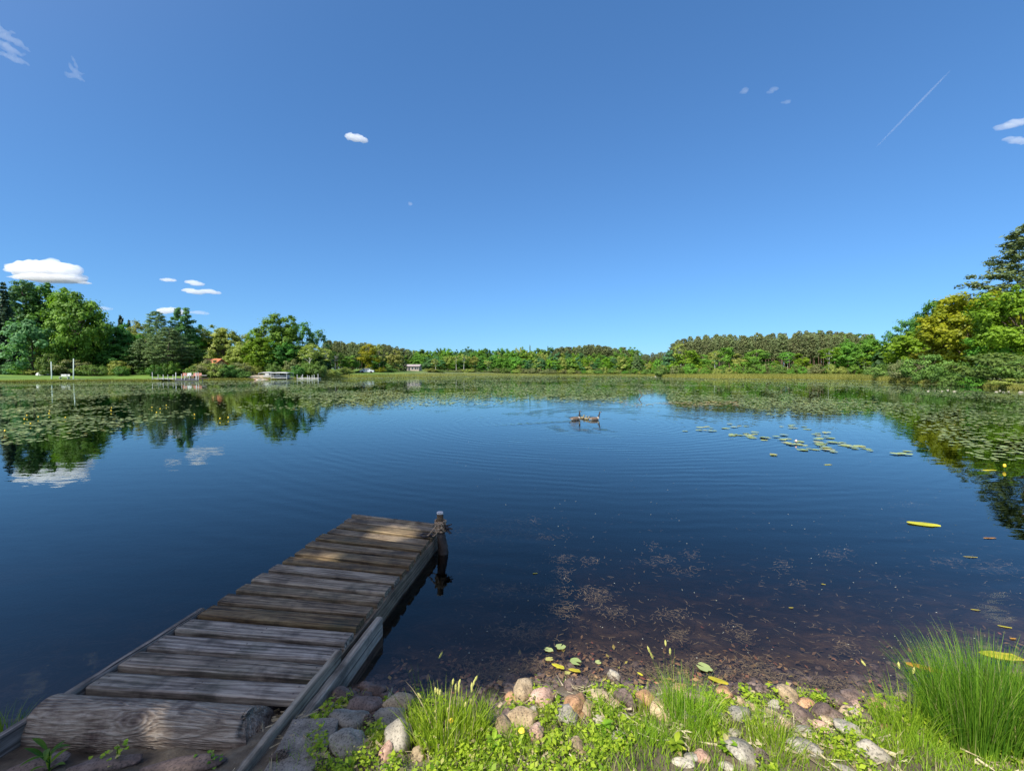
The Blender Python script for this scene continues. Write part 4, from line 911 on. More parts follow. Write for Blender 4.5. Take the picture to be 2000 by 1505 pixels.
mb = MB(); mb.tube([(dx - .01, -.03, .09), (dx - .05, -.05, .04), (dx - .09, -.055, -.01), (dx - .13, -.05, -.032), (dx - .10, -.02, -.034), (dx - .05, -.03, -.03), (dx - .02, -.04, -.0)], .006, 6); mb.build('loop', ropem, rope, True)
dkm = simple('dark_rubber', (.02, .015, .015), (.06, .045, .04), 20, .7)
mb = MB(); pts = [(dx - .12 + .05 * math.cos(a * .5), -.02 + .035 * math.sin(a * .5), -.03 + .004 * (a % 3)) for a in range(26)]; mb.tube(pts, .009, 6); mb.build('dark_coil', dkm, rope, True)
mb = MB()
for k in range(7):
    a = k * .9; mb.bar((.01, -.01, .04 + .01 * (k % 3)), (.05 + .03 * math.cos(a), -.02 + .03 * math.sin(a), .03 + .035 * math.sin(a * 2)), .022, .008)
mb.build('frayed_knot', dkm, rope)

# log
A, B = at(90, 1409, .10), at(512, 1433, .10); ax = (B - A).normalized()
mb = MB(); n_ = 40; L = (B - A).length; vs, fs = [], []; K = 28; rl = random.Random(6)
for i in range(n_ + 1):
    u = i / n_
    for k in range(K):
        a = 6.283 * k / K; r = .104 * (1 - .05 * u) * (1 + .05 * mnoise.noise(Vector((u * 3, math.cos(a) * 1.2, math.sin(a) * 1.2))) + .012 * mnoise.noise(Vector((u * 25, a * 3, 1))))
        endf = .012 * math.sin(a * 3) if i == n_ else 0
        vs.append((-L / 2 + L * u - (.05 * (math.sin(a)) if i >= n_ - 1 else 0) + endf, r * math.cos(a), r * math.sin(a)))
for i in range(n_):
    for k in range(K): k2 = (k + 1) % K; fs.append((i * K + k, i * K + k2, (i + 1) * K + k2, (i + 1) * K + k))
fs += [tuple(range(K))[::-1], tuple(n_ * K + k for k in range(K))]; mb.add(vs, fs)
# bare log wood with ringed knots
m, t, p, o = nmat('log_wood'); v = coords(t, (1, 1, 1), rnd=False)
vor = t.nodes.new('ShaderNodeTexVoronoi'); vor.inputs['Scale'].default_value = 1.; mpv = t.nodes.new('ShaderNodeMapping'); mpv.inputs['Scale'].default_value = (3.1, 6.5, 6.5); mpv.inputs['Location'].default_value = (.35, .1, .7); t.links.new(v, mpv.inputs[0]); t.links.new(mpv.outputs[0], vor.inputs['Vector'])
ds = vor.outputs['Distance']; sepx = t.nodes.new('ShaderNodeSeparateXYZ'); t.links.new(v, sepx.inputs[0])
stretch = t.nodes.new('ShaderNodeMapping'); stretch.inputs['Scale'].default_value = (1.3, 12, 12); t.links.new(v, stretch.inputs[0])
gr = nz(t, stretch.outputs[0], 1.3, 3, .6, .6)
nearknot = mathn(t, 'MULTIPLY_ADD', ds, -3.2, 1.35, clamp=True)
field = mathn(t, 'ADD', mathn(t, 'MULTIPLY', gr, mathn(t, 'SUBTRACT', 1., nearknot)), mathn(t, 'MULTIPLY', ds, nearknot))
rings = mathn(t, 'SINE', mathn(t, 'MULTIPLY', mathn(t, 'ADD', field, mathn(t, 'MULTIPLY', nz(t, v, 14, 3), .05)), 62.))
rc = mathn(t, 'MULTIPLY_ADD', rings, .5, .5)
fine = nz(t, stretch.outputs[0], 6, 8, .75)
c = ramp(t, mathn(t, 'ADD', mathn(t, 'MULTIPLY', fine, .75), mathn(t, 'MULTIPLY', rc, .1)), [(.30, (.13, .085, .055)), (.42, (.31, .24, .17)), (.54, (.50, .415, .32))])
c = mixc(t, 1., c, ramp(t, ds, [(.05, (.3, .2, .16)), (.17, (1, 1, 1))]), 'MULTIPLY'); c = mixc(t, 1., c, ramp(t, nz(t, v, 8, 5), [(.33, (.35, .28, .28)), (.5, (1, 1, 1))]), 'MULTIPLY')
t.links.new(c, p.inputs['Base Color']); p.inputs['Roughness'].default_value = .8; bump(t, p, mathn(t, 'ADD', rc, mathn(t, 'MULTIPLY', fine, 2.)), .8, .008)
lg = mb.build('log', m, None, True, loc=(A + B) / 2, rot=(0, 0, math.atan2(ax.y, ax.x))); tag(lg, 'thick bare log with ringed knots lying at the shore end of the dock', 'log')

# ------------------------------------------------------------------ rocks
def rockmat(name, c1, c2, c3):
    m, t, p, o = nmat(name); v = coords(t); n1 = nz(t, v, 11, 6, .65); c = ramp(t, n1, [(.3, c1), (.52, c2), (.72, c3)])
    sp = ramp(t, nz(t, v, 120, 2), [(.36, (.45,) * 3), (.47, (1, 1, 1)), (.64, (1, 1, 1)), (.7, (1.5, 1.5, 1.5))]); c = mixc(t, 1., c, sp, 'MULTIPLY')
    oi = t.nodes.new('ShaderNodeObjectInfo'); h = t.nodes.new('ShaderNodeHueSaturation'); t.links.new(c, h.inputs['Color']); t.links.new(mathn(t, 'MULTIPLY_ADD', oi.outputs['Random'], .4, .8), h.inputs['Value'])
    t.links.new(h.outputs[0], p.inputs['Base Color']); p.inputs['Roughness'].default_value = .75; bump(t, p, mathn(t, 'ADD', n1, mathn(t, 'MULTIPLY', nz(t, v, 60, 4), .35)), .5, .008); return m
RK = {'tan': rockmat('tan_rock', (.2, .13, .065), (.38, .28, .16), (.52, .41, .26)), 'pink': rockmat('pink_rock', (.24, .135, .09), (.40, .25, .175), (.53, .38, .28)),
      'grey': rockmat('grey_rock', (.13, .115, .085), (.28, .25, .195), (.45, .41, .33)), 'brown': rockmat('brown_rock', (.07, .045, .035), (.16, .11, .085), (.27, .2, .16)),
      'pale': rockmat('pale_rock', (.24, .205, .145), (.40, .35, .26), (.53, .48, .38)), 'orange': rockmat('orange_rock', (.22, .11, .04), (.40, .22, .11), (.52, .36, .2))}
ICO = None
import bmesh
bm = bmesh.new(); bmesh.ops.create_icosphere(bm, subdivisions=4, radius=1); ICO = (np.array([v.co[:] for v in bm.verts]), [tuple(v.index for v in f.verts) for f in bm.faces]); bm.free()
def rock(px, py, w_, h_, kind, label, tilt=0., seed=0, lift=0., group='rocks along the near waterline', name='rock'):
    g0 = at(px, py + h_ * .2, .05); z = gz(g0.x, g0.y)
    g0 = at(px, py + h_ * .2, max(z, -.05)); z = gz(g0.x, g0.y); dist = g0.y + .05
    w_, h_ = w_ * 1.22, h_ * 1.18; a = w_ * .5 * dist / F; hs_ = h_ * .5 * dist / F; bdep, c_ = hs_ * 1.25, hs_ * .8
    so = Vector((seed * 7.3, px * .1, py * .1)); V_ = ICO[0].copy()
    for i, v in enumerate(V_):
        q = Vector(v); k = 1 + .26 * mnoise.noise(q * 1.1 + so) + .09 * mnoise.noise(q * 2.7 + so) + .018 * mnoise.noise(q * 8 + so)
        for d_ in range(5):   # a few worn flats
            ax_ = mnoise.noise_vector(Vector((d_ * 3.1, seed + px, py))).normalized(); dd = q.dot(ax_)
            if dd > .72: k *= 1 - (dd - .72) * .85
        V_[i] = v * k
    V_ = V_ * np.array([a, bdep, c_])
    me = np_mesh(name, V_, np.array(ICO[1]), smooth=True)
    ob = link(name, me, RK[kind], loc=(g0.x, g0.y, z + c_ * .38 + lift), rot=(TR.uniform(-.15, .15), tilt, TR.uniform(-.5, .5)))
    RPOS.append((g0.x, g0.y, a, bdep)); tag(ob, label, 'rock', group); return ob
RPOS = []
ROCKS = [
 (1022, 1352, 31, 42, 'tan', 'smooth tan rock, left of the two standing at the waterline', .2), (1061, 1366, 38, 40, 'pink', 'pinkish tan rock, right of the two standing at the waterline', 0),
 (1121, 1379, 36, 44, 'orange', 'orange-tan rock with a brown hollow, below the round brown leaf', .3), (1148, 1384, 26, 30, 'tan', 'tan rock touching the right side of the orange-tan rock', 0),
 (1172, 1362, 32, 24, 'tan', 'low tan rock half behind the thin grass', 0), (1230, 1344, 26, 25, 'brown', 'small round brown rock standing above the reddish one', 0),
 (1222, 1370, 33, 36, 'brown', 'dark reddish rock under the small round brown rock', .2), (1259, 1368, 31, 32, 'orange', 'squarish yellow-tan rock right of the reddish rock', 0),
 (1290, 1391, 36, 34, 'tan', 'tan rock left of the middle grass clump', 0), (1201, 1311, 25, 22, 'pale', 'pale pink rock standing alone in the shallow water', .4),
 (1041, 1396, 14, 20, 'pale', 'small white stone between the tan rocks', .5), (1021, 1412, 48, 34, 'tan', 'wide grey-tan rock below the small white stone', 0),
 (1047, 1434, 29, 29, 'pink', 'pink-red rock below the wide grey-tan rock', 0), (1107, 1400, 40, 36, 'grey', 'grey-tan rock below the orange-tan rock', .2),
 (1125, 1464, 30, 26, 'tan', 'tan rock surrounded by bright weeds', 0), (1207, 1440, 26, 16, 'grey', 'small grey rock among the bright clover leaves', 0),
 (1220, 1402, 32, 12, 'pale', 'flat pale stone under the squarish rock', 0), (1446, 1470, 62, 38, 'grey', 'long slanting grey-tan rock in the grass right of the middle clump', .5),
 (1372, 1480, 26, 22, 'pink', 'small pink rock below the middle grass clump', 0), (1335, 1500, 36, 14, 'pale', 'flat pale rock at the bottom edge near the middle', 0),
 (1446, 1403, 42, 26, 'grey', 'broad grey rock right of the middle grass clump', 0), (1442, 1371, 20, 16, 'tan', 'small pale tan rock in the water right of the middle clump', 0),
 (1350, 1485, 30, 16, 'grey', 'flat grey rock left of the small pink rock', 0),
 (712, 1379, 66, 38, 'brown', 'large smooth brown rock in the shade beside the dock', 0), (777, 1378, 50, 36, 'tan', 'tan rock, right of the brown rock in the shade', .1),
 (684, 1412, 76, 42, 'grey', 'dark grey rock against the concrete block', .1), (762, 1405, 60, 36, 'grey', 'light grey rock under the tan rock in the shade', 0),
 (774, 1446, 50, 52, 'pale', 'speckled pale rock left of the seeding sedge tuft', .2), (755, 1474, 24, 26, 'pink', 'red-brown stone under the speckled pale rock', 0),
 (682, 1456, 66, 42, 'grey', 'mossy grey-green rock in the shaded grass', 0), (716, 1336, 36, 22, 'brown', 'brown rock under water beside the dock', 0),
 (666, 1358, 30, 24, 'brown', 'dark rock under water close to the dock boards', 0), (986, 1425, 40, 30, 'tan', 'tan rock right of the seeding sedge tuft', .5), (990, 1400, 17, 22, 'brown', 'narrow brown stone left of the wide grey-tan rock', 0),
 (817, 1476, 24, 26, 'tan', 'small tan rock inside the base of the sedge tuft', 0), (710, 1467, 28, 18, 'tan', 'small tan rock in the shaded grass', 0),
 (1538, 1357, 40, 34, 'tan', 'long grey-tan rock slanting out of the water', .75), (1568, 1404, 44, 32, 'brown', 'slanting brown rock below the long grey-tan rock', .6),
 (1640, 1373, 46, 26, 'brown', 'brownish flat rock left of the mossy brown rock', .4), (1669, 1362, 42, 28, 'brown', 'mossy brown rock at the waterline left of the big grass clump', .2),
 (1610, 1390, 44, 28, 'brown', 'dull grey rock behind the slanting brown rock', 0), (1661, 1430, 56, 30, 'pale', 'large pale rock nearest the big grass clump', .5),
 (1604, 1427, 27, 22, 'pink', 'orange-pink rock left of the large pale rock', 0), (1536, 1419, 30, 20, 'pink', 'pinkish rock, right of the pair left of the slanting brown rock', .3),
 (1511, 1427, 19, 20, 'pink', 'small pinkish rock, left of the pair left of the slanting brown rock', 0), (1505, 1396, 32, 18, 'brown', 'brown rock at the waterline left of the slanting brown rock', 0),
 (1703, 1476, 52, 32, 'pale', 'pale rock in the grass below the large pale rock', .3), (1562, 1460, 38, 26, 'grey', 'grey rock in the grass below the pinkish pair', 0),
 (1590, 1470, 26, 22, 'grey', 'smaller grey rock right of the grey rock in the grass', 0), (1697, 1407, 26, 18, 'brown', 'dark stone left of the big grass clump', 0),
 (1616, 1408, 24, 18, 'tan', 'rough tan stone above the orange-pink rock', 0), (1570, 1431, 30, 15, 'grey', 'flat grey stone under the slanting brown rock', 0),
 (1787, 1382, 26, 24, 'brown', 'dark rock in the shadow of the big grass clump', 0), (1418, 1499, 24, 14, 'pale', 'pale stone at the bottom edge right of the middle', 0),
 (1646, 1500, 30, 12, 'grey', 'grey stone at the bottom edge under the large pale rock', 0), (1075, 1478, 30, 16, 'tan', 'tan stone in the weeds near the bottom, left of the middle', 0),
 (365, 1500, 130, 30, 'brown', 'flat grey-brown stone under the log', 0), (205, 1498, 100, 26, 'brown', 'dark stone under the left part of the log', 0), (70, 1494, 80, 26, 'brown', 'reddish dark stone at the left side board', 0)]
for k, (px, py, w_, h_, kd, lb, tl) in enumerate(ROCKS): rock(px, py, w_, h_, kd, lb, tl, k)
SMALL = random.Random(44); MARK = [(1022, 'the left standing rock'), (1061, 'the pinkish standing rock'), (1121, 'the orange-tan rock'), (1172, 'the low tan rock'), (1222, 'the dark reddish rock'), (1259, 'the squarish rock'), (1290, 'the tan rock by the clump'), (1345, 'the middle grass clump'), (1446, 'the broad grey rock'), (1505, 'the brown waterline rock'), (1538, 'the long slanting rock'), (1568, 'the slanting brown rock'), (1610, 'the dull brown rock'), (1669, 'the mossy brown rock'), (1703, 'the dark stone'), (1787, 'the shadowed dark rock'), (975, 'the seeding sedge tuft')]
NM = {'tan': 'tan', 'pink': 'pinkish', 'orange': 'orange-tan', 'grey': 'grey', 'pale': 'pale', 'brown': 'brown'}
for k in range(64):
    px = 965 + 800 * (k + SMALL.random()) / 64; py = SMALL.uniform(1338, 1412) if px < 1400 else SMALL.uniform(1352, 1440)
    if any(abs(px - r_[0]) < r_[2] * .6 and abs(py - r_[1]) < r_[3] * .6 for r_ in ROCKS): continue
    kd = SMALL.choice(['tan', 'tan', 'pink', 'orange', 'grey', 'pale', 'brown']); w_ = SMALL.uniform(12, 27); q = min(MARK, key=lambda z_: abs(z_[0] - px)); above = py < 1378
    rock(px, py, w_, w_ * SMALL.uniform(.65, .95), kd, '%s %s stone %s, %s %s' % ('small' if w_ < 19 else 'fist-sized', NM[kd], 'at the water edge' if above else 'in the turf edge', 'left of' if px < q[0] else 'right of', q[1]), SMALL.uniform(-.4, .4), 100 + k, group='small stones along the near waterline')
# concrete block
tp = [at(572, 1402, .15), at(664, 1398, .15), at(650, 1440, .155), at(600, 1520, .16), at(500, 1530, .16)]
vs = [(q.x, q.y, q.z) for q in tp] + [(q.x, q.y, .03) for q in tp]; c0 = tp[0]; vs = [(a - c0.x, b - c0.y, c) for a, b, c in vs]
me = bpy.data.meshes.new('concrete_block'); me.from_pydata(vs, [], [(4, 3, 2, 1, 0)] + [(i, (i + 1) % 5, (i + 1) % 5 + 5, i + 5) for i in range(5)] + [(5, 6, 7, 8, 9)]); me.update()
ob = link('concrete_block', me, rockmat('concrete', (.12, .10, .075), (.24, .205, .16), (.34, .3, .25)), loc=(c0.x, c0.y, 0)); bv = ob.modifiers.new('b', 'BEVEL'); bv.width = .006; bv.segments = 2
tag(ob, 'broken slab of speckled concrete against the outer side board', 'concrete block')
# pebbles
rr = np.random.default_rng(31); VV, FF, b_ = [], [], 0
bm = bmesh.new(); bmesh.ops.create_icosphere(bm, subdivisions=2, radius=1); I1 = np.array([v.co[:] for v in bm.verts]); F1 = np.array([[v.index for v in f.verts] for f in bm.faces]); bm.free()
for k in range(1500):
    x = rr.uniform(-1.3, 3.2); y = float(near_shore(np.array(x))) + rr.normal(.0, .16); r = rr.uniform(.006, .022) * (1 if rr.random() < .85 else 1.6)
    V_ = I1 * (1 + .15 * rr.normal(size=(len(I1), 1))) * np.array([r * rr.uniform(.8, 1.6), r, r * .6]); VV.append(V_ + np.array([x, y, gz(x, y) + r * .2])); FF.append(F1 + b_); b_ += len(V_)
ob = link('gravel', np_mesh('gravel', np.concatenate(VV), np.concatenate(FF), smooth=True), RK['brown']); tag(ob, 'small stones scattered along the near waterline', 'gravel', kind='stuff')

# ------------------------------------------------------------------ near plants
def clear(x, y):
    """True where no rock lies"""
    ok = np.ones(len(x), bool)
    for (rx_, ry_, a_, b_) in RPOS: ok &= ((x - rx_) / (a_ * 1.02)) ** 2 + ((y - ry_ + b_ * .35) / (b_ * 1.3)) ** 2 > 1
    return ok
def place(pxs_, pys_):
    P_ = [at(a, b, .1) for a, b in zip(pxs_, pys_)]; x = np.array([q.x for q in P_]); y = np.array([q.y for q in P_]); return x, y
rg = np.random.default_rng(12)
# short grass over the bank (world area), thicker in patches
n = 60000; x = rg.uniform(-1.9, 3.6, n); e = rg.uniform(-.03, 1.25, n); y = near_shore(x) - e
den = np.clip(.5 + .8 * patch(x, y, .16, 41) + .3 * np.clip((e - .15) * 3, -1, 1), 0, 1); left = x < -.55
den = np.where(left, den * .5, den); den = np.where(x < -1.0, den * .12, den); onlog = (x < -.62) & (y > .9)
insidedock = ((x - Ln.x) * ur.y - (y - Ln.y) * ur.x > -.05) & ((x - Rn.x) * ur.y - (y - Rn.y) * ur.x < .12)
ok = (rg.random(n) < den) & ~insidedock & (e > .1 + .12 * rg.random(n)) & clear(x, y); x, y, e = x[ok], y[ok], e[ok]
h = rg.uniform(.025, .075, len(x)); V_, F_, k_ = blades(x, y, hgt(x, y) - .004, h, rg.uniform(.002, .0042, len(x)), rg.uniform(.1, .8, len(x)), rg.uniform(0, 6.28, len(x)), rg, 3)
ob = link('grass', np_mesh('grass', V_, F_, np.repeat(np.clip(rg.normal(.5, .25, len(x)), 0, 1), k_)), M['grass']); tag(ob, 'short bright grass over the near bank', 'grass', kind='stuff')
# broad-leaved weeds
n = 11000; x = rg.uniform(-1.6, 3.4, n); e = rg.uniform(.15, 1.35, n); y = near_shore(x) - e
ok = (patch(x, y, .13, 43) + .5 * patch(x, y, .05, 44) + np.where(x < -.55, -.35, 0) > -.02); insd = ((x - Ln.x) * ur.y - (y - Ln.y) * ur.x > -.05) & ((x - Rn.x) * ur.y - (y - Rn.y) * ur.x < .12)
ok &= ~insd & (x > -1.4) & clear(x, y); x, y = x[ok], y[ok]; n = len(x); L_ = 8
cx, cy = np.repeat(x, L_), np.repeat(y, L_); a = rg.uniform(0, 6.28, n * L_); r = rg.uniform(.004, .03, n * L_); cz = np.repeat(hgt(x, y), L_) + rg.uniform(.008, .055, n * L_) * np.repeat(rg.uniform(.5, 1.3, n), L_)
C = np.stack([cx + r * np.cos(a), cy + r * np.sin(a), cz], 1); nn = unit(np.stack([np.cos(a) * .5, np.sin(a) * .5, np.ones(n * L_)], 1) + rg.normal(size=(n * L_, 3)) * .3)
V_, F_ = leaves(C, rg.uniform(.005, .013, n * L_) * np.repeat(rg.uniform(.7, 1.5, n), L_), nn, rg, 1.8)
wd_ = leafmat('weed_leaf', (.13, .26, .015), (.43, .55, .04), .4, var=.1, dead=(.48, .40, .18))
ob = link('weeds', np_mesh('weeds', V_, F_, np.repeat(np.clip(rg.normal(.5, .25, n * L_), 0, 1), 4)), wd_); tag(ob, 'low bright leafy weeds over the near bank', 'weeds', kind='stuff')
# dry straw
n = 4200; x = rg.uniform(-1.4, 3.2, n); e = rg.uniform(.14, 1.25, n); y = near_shore(x) - e; ok = patch(x, y, .14, 47) > -.1; x, y = x[ok], y[ok]
la = rg.uniform(0, 6.28, len(x)); h = rg.uniform(.02, .09, len(x)); VV = np.zeros((len(x), 4, 3)); wq = rg.uniform(.0008, .002, len(x)); zq = hgt(x, y) + rg.uniform(.003, .02, len(x))
for i, (s1, s2) in enumerate(((0, -1), (0, 1), (1, 1), (1, -1))):
    VV[:, i, 0] = x + s1 * h * np.cos(la) - s2 * wq * np.sin(la); VV[:, i, 1] = y + s1 * h * np.sin(la) + s2 * wq * np.cos(la); VV[:, i, 2] = zq + s1 * rg.uniform(-.005, .02, len(x))
ob = link('straw', np_mesh('straw', VV.reshape(-1, 3), np.arange(len(x) * 4).reshape(-1, 4)), simple('straw_stalk', (.3, .24, .13), (.6, .52, .34), 20, .9, 0)); tag(ob, 'dry straw and dead stalks on the near bank', 'straw', kind='stuff')
def tuft(px, py, rad, n, hr, lean, w_, mat, label, name='grass_clump', heads=0, seed=1, cat='grass clump', group=None, bias=(0, 0), arch=0):
    g0 = at(px, py, .08); z = max(gz(g0.x, g0.y), -.03); r = np.random.default_rng(seed)
    rr_ = rad * np.sqrt(r.random(n)); a = r.uniform(0, 6.28, n); x = rr_ * np.cos(a); y = rr_ * np.sin(a) * .8
    la = np.where(r.random(n) < .75, a, r.uniform(0, 6.28, n)); la = np.arctan2(np.sin(la) + bias[1], np.cos(la) + bias[0])
    h = r.uniform(hr[0], hr[1], n) * (1 - .25 * (rr_ / rad)); le = np.abs(r.normal(lean[0], lean[1], n)).clip(0, 1.2)
    zz_ = hgt(g0.x + x, g0.y + y) - z
    V_, F_, k_ = blades(x, y, zz_ - .01, h, r.uniform(.6, 1.2, n) * w_, le, la, r, 6, 1.7)
    e = empty(name, (g0.x, g0.y, z)); link('blades', np_mesh('blades', V_, F_, np.repeat(np.clip(r.normal(.5, .25, n), 0, 1), k_)), mat, e)
    if heads:
        for k in range(heads):
            i = int(np.argsort(-h)[k * 2]); 
            tip = V_.reshape(n, -1, 3)[i]; q = (tip[-1] + tip[-2]) / 2; q2 = (tip[-5] + tip[-6]) / 2; d_ = Vector(q - q2).normalized()
            mb = MB(); L_ = r.uniform(.022, .04); pts = [Vector(q) + d_ * (L_ * (j_ / 6 - .8)) for j_ in range(7)]; mb.tube(pts, [.001, .0035, .005, .0048, .0052, .0035, .0008], 6); mb.build('seed_head', M['seed'], e)
    tag(e, label, cat, group); return e
tuft(872, 1456, .17, 430, (.10, .25), (.28, .22), .0062, M['grass'], 'bright sedge tuft with pale seed heads beside the shaded rocks', 'sedge_tuft', heads=16, seed=5, bias=(.05, .15))
tuft(1918, 1452, .21, 3000, (.22, .47), (.27, .2), .004, M['rush'], 'big dense clump of fine grass at the lower right', heads=0, seed=6)
tuft(2030, 1480, .16, 1000, (.2, .36), (.3, .2), .004, M['rush'], 'smaller dense grass clump touching the right edge', seed=16)
tuft(1345, 1418, .12, 620, (.10, .26), (.3, .25), .003, M['grass'], 'fine bright grass clump at the middle of the waterline', seed=7)
tuft(1310, 1405, .05, 40, (.22, .34), (.25, .15), .002, M['grass'], 'thin tall stalks with seeds left of the middle grass clump', 'sedge_tuft', heads=4, seed=17)
tuft(1182, 1408, .08, 180, (.06, .17), (.3, .2), .0028, M['grass'], 'small grass clump in front of the tan rocks', seed=8, heads=2)
tuft(1265, 1405, .06, 110, (.05, .14), (.3, .2), .0028, M['grass'], 'small grass clump under the squarish rock', seed=9)
tuft(1065, 1420, .05, 80, (.04, .12), (.3, .2), .0026, M['grass'], 'little grass clump right of the small white stone', seed=18)
tuft(1772, 1440, .13, 320, (.12, .28), (.4, .2), .0032, M['grass'], 'yellowish grass clump left of the big dense clump', seed=10, heads=3)
tuft(1500, 1465, .09, 200, (.06, .2), (.4, .2), .003, M['grass'], 'arching grass clump in front of the pinkish pair of rocks', seed=11)
tuft(1520, 1500, .10, 260, (.05, .13), (.5, .2), .003, M['grass'], 'straw-tinged grass clump at the bottom edge', seed=12)
tuft(1475, 1430, .05, 60, (.05, .16), (.3, .2), .0026, M['grass'], 'thin grass clump above the long slanting rock', seed=19)
tuft(1410, 1450, .08, 160, (.05, .14), (.3, .2), .0028, M['grass'], 'grass clump left of the long slanting rock', seed=20)
tuft(10, 1420, .12, 200, (.06, .18), (.5, .2), .0035, M['rush'], 'dark grass at the waterline outside the left side board', seed=13)
tuft(820, 1340, .03, 7, (.2, .3), (.2, .1), .0024, M['rush'], 'few thin stalks rising from the water behind the sedge tuft', 'sedge_tuft', heads=1, seed=14)
for k, (px, py) in enumerate([(930, 1490), (1010, 1480), (1150, 1490), (1250, 1470), (1290, 1450), (1600, 1490), (1680, 1460), (1740, 1490), (700, 1490), (1100, 1440), (1800, 1490), (1360, 1460)]):
    tuft(px, py, .09, 240, (.03, .1), (.4, .25), .003, M['grass'], 'short grass clump in the turf along the bottom edge', seed=60 + k, group='short grass clumps of the near turf')
# leafy plants at the lower left
def lance(base, tip, w_, r, seg=6, droop=.2):
    b0, t0 = Vector(base), Vector(tip); d = t0 - b0; L = d.length; side = d.cross(Vector((0, 0, 1))).normalized(); vs = []
    for i in range(seg + 1):
        u = i / seg; q = b0 + d * u; q.z += droop * L * math.sin(u * math.pi) * .6; ww = w_ * math.sin(math.pi * (u * .93 + .05)) * .5
        vs += [q - side * ww + Vector((0, 0, ww * .35)), q, q + side * ww + Vector((0, 0, ww * .35))]
    fs = []
    for i in range(seg):
        for j_ in range(2): fs.append((i * 3 + j_, i * 3 + j_ + 1, (i + 1) * 3 + j_ + 1, (i + 1) * 3 + j_))
    return vs, fs
def plant(px, py, n, L, w_, h, mat, label, seed, round_=False):
    g0 = at(px, py, .12); z = gz(g0.x, g0.y); r = random.Random(seed); e = empty('leafy_plant', (g0.x, g0.y, z)); st = MB(); st.tube([(0, 0, -.02), (.004, 0, h * .5), (0, .004, h)], [.003, .0025, .0015], 6); st.build('stem', mat, e)
    mb = MB(); T_ = []
    for k in range(n):
        a = k * 2.4 + r.uniform(-.3, .3); hh_ = h * (k + 1) / n; l_ = L * r.uniform(.7, 1.1)
        if round_: c = Vector((r.gauss(0, L), r.gauss(0, L * .7), hh_)); vs, fs = lance(c, c + Vector((math.cos(a), math.sin(a), .2)) * w_, w_, r)
        else: vs, fs = lance((0, 0, hh_), (l_ * math.cos(a), l_ * math.sin(a), hh_ + l_ * r.uniform(.1, .7)), w_, r)
        mb.add(vs, fs); T_ += [r.random()] * len(vs)
    me = mb.mesh('leaves'); at_ = me.attributes.new('tint', 'FLOAT', 'POINT'); at_.data.foreach_set('value', np.array(T_, np.float32)); link('leaves', me, mat, e); tag(e, label, 'plant'); return e
plant(95, 1500, 11, .085, .018, .10, M['rush'], 'long-leaved green plant growing under the left end of the log', 1)
plant(228, 1492, 26, .028, .016, .07, wd_, 'bright round-leaved plant sunlit in front of the log', 2, True)
plant(412, 1500, 20, .018, .014, .04, M['rush'], 'small dark clover-like plant by the right end of the log', 3, True)
for k, (px, py) in enumerate([(1075, 1490), (1180, 1440), (1220, 1470), (1320, 1480), (900, 1480), (965, 1470), (1650, 1480), (1420, 1480)]):
    plant(px, py, 14, .04, .02, .05, wd_, 'bright broad-leaved weed in the near turf', 30 + k, k % 2 == 0)['group'] = 'broad-leaved weeds of the near turf'
# dandelion-like blooms and cones
for px, py, lb in ((1019, 1462, 'yellow bloom in the weeds below the pink-red rock'), (880, 1421, 'small yellow bloom inside the sedge tuft')):
    g0 = at(px, py, .12); e = empty('yellow_flower', (g0.x, g0.y, gz(g0.x, g0.y))); mb = MB(); mb.tube([(0, 0, 0), (0, 0, .05)], .0015, 5); mb.build('stem', M['rush'], e)
    mb = MB(); mb.tube([(0, 0, .046), (0, 0, .05), (0, 0, .056)], [.004, .014, .010], 12); mb.build('flower_head', fy, e); tag(e, lb, 'flower')
for px, py, lb in ((722, 1407, 'dark pine cone lying between the shaded rocks'), (545, 1490, 'brown pine cone beside the side board at the bottom'), (1492, 1500, 'dark red-brown cone in the grass at the bottom edge')):
    g0 = at(px, py, .13); mb = MB(); mb.tube([(-.03, 0, 0), (-.02, 0, 0), (.01, 0, 0), (.035, 0, 0)], [.006, .014, .012, .004], 8)
    for k in range(46):
        u = k / 46; a = k * 2.4; x_ = -.028 + .06 * u; r_ = .019 * math.sin(math.pi * (.2 + .75 * (1 - u)))
        mb.box((x_, r_ * math.cos(a), r_ * math.sin(a)), (.009, .008, .003), rx=a + 1.57, rz=.5)
    tag(mb.build('pine_cone', M['bark'], None, loc=(g0.x, g0.y, gz(g0.x, g0.y) + .03), rot=(0, .1, TR.uniform(0, 3))), lb, 'pine cone')
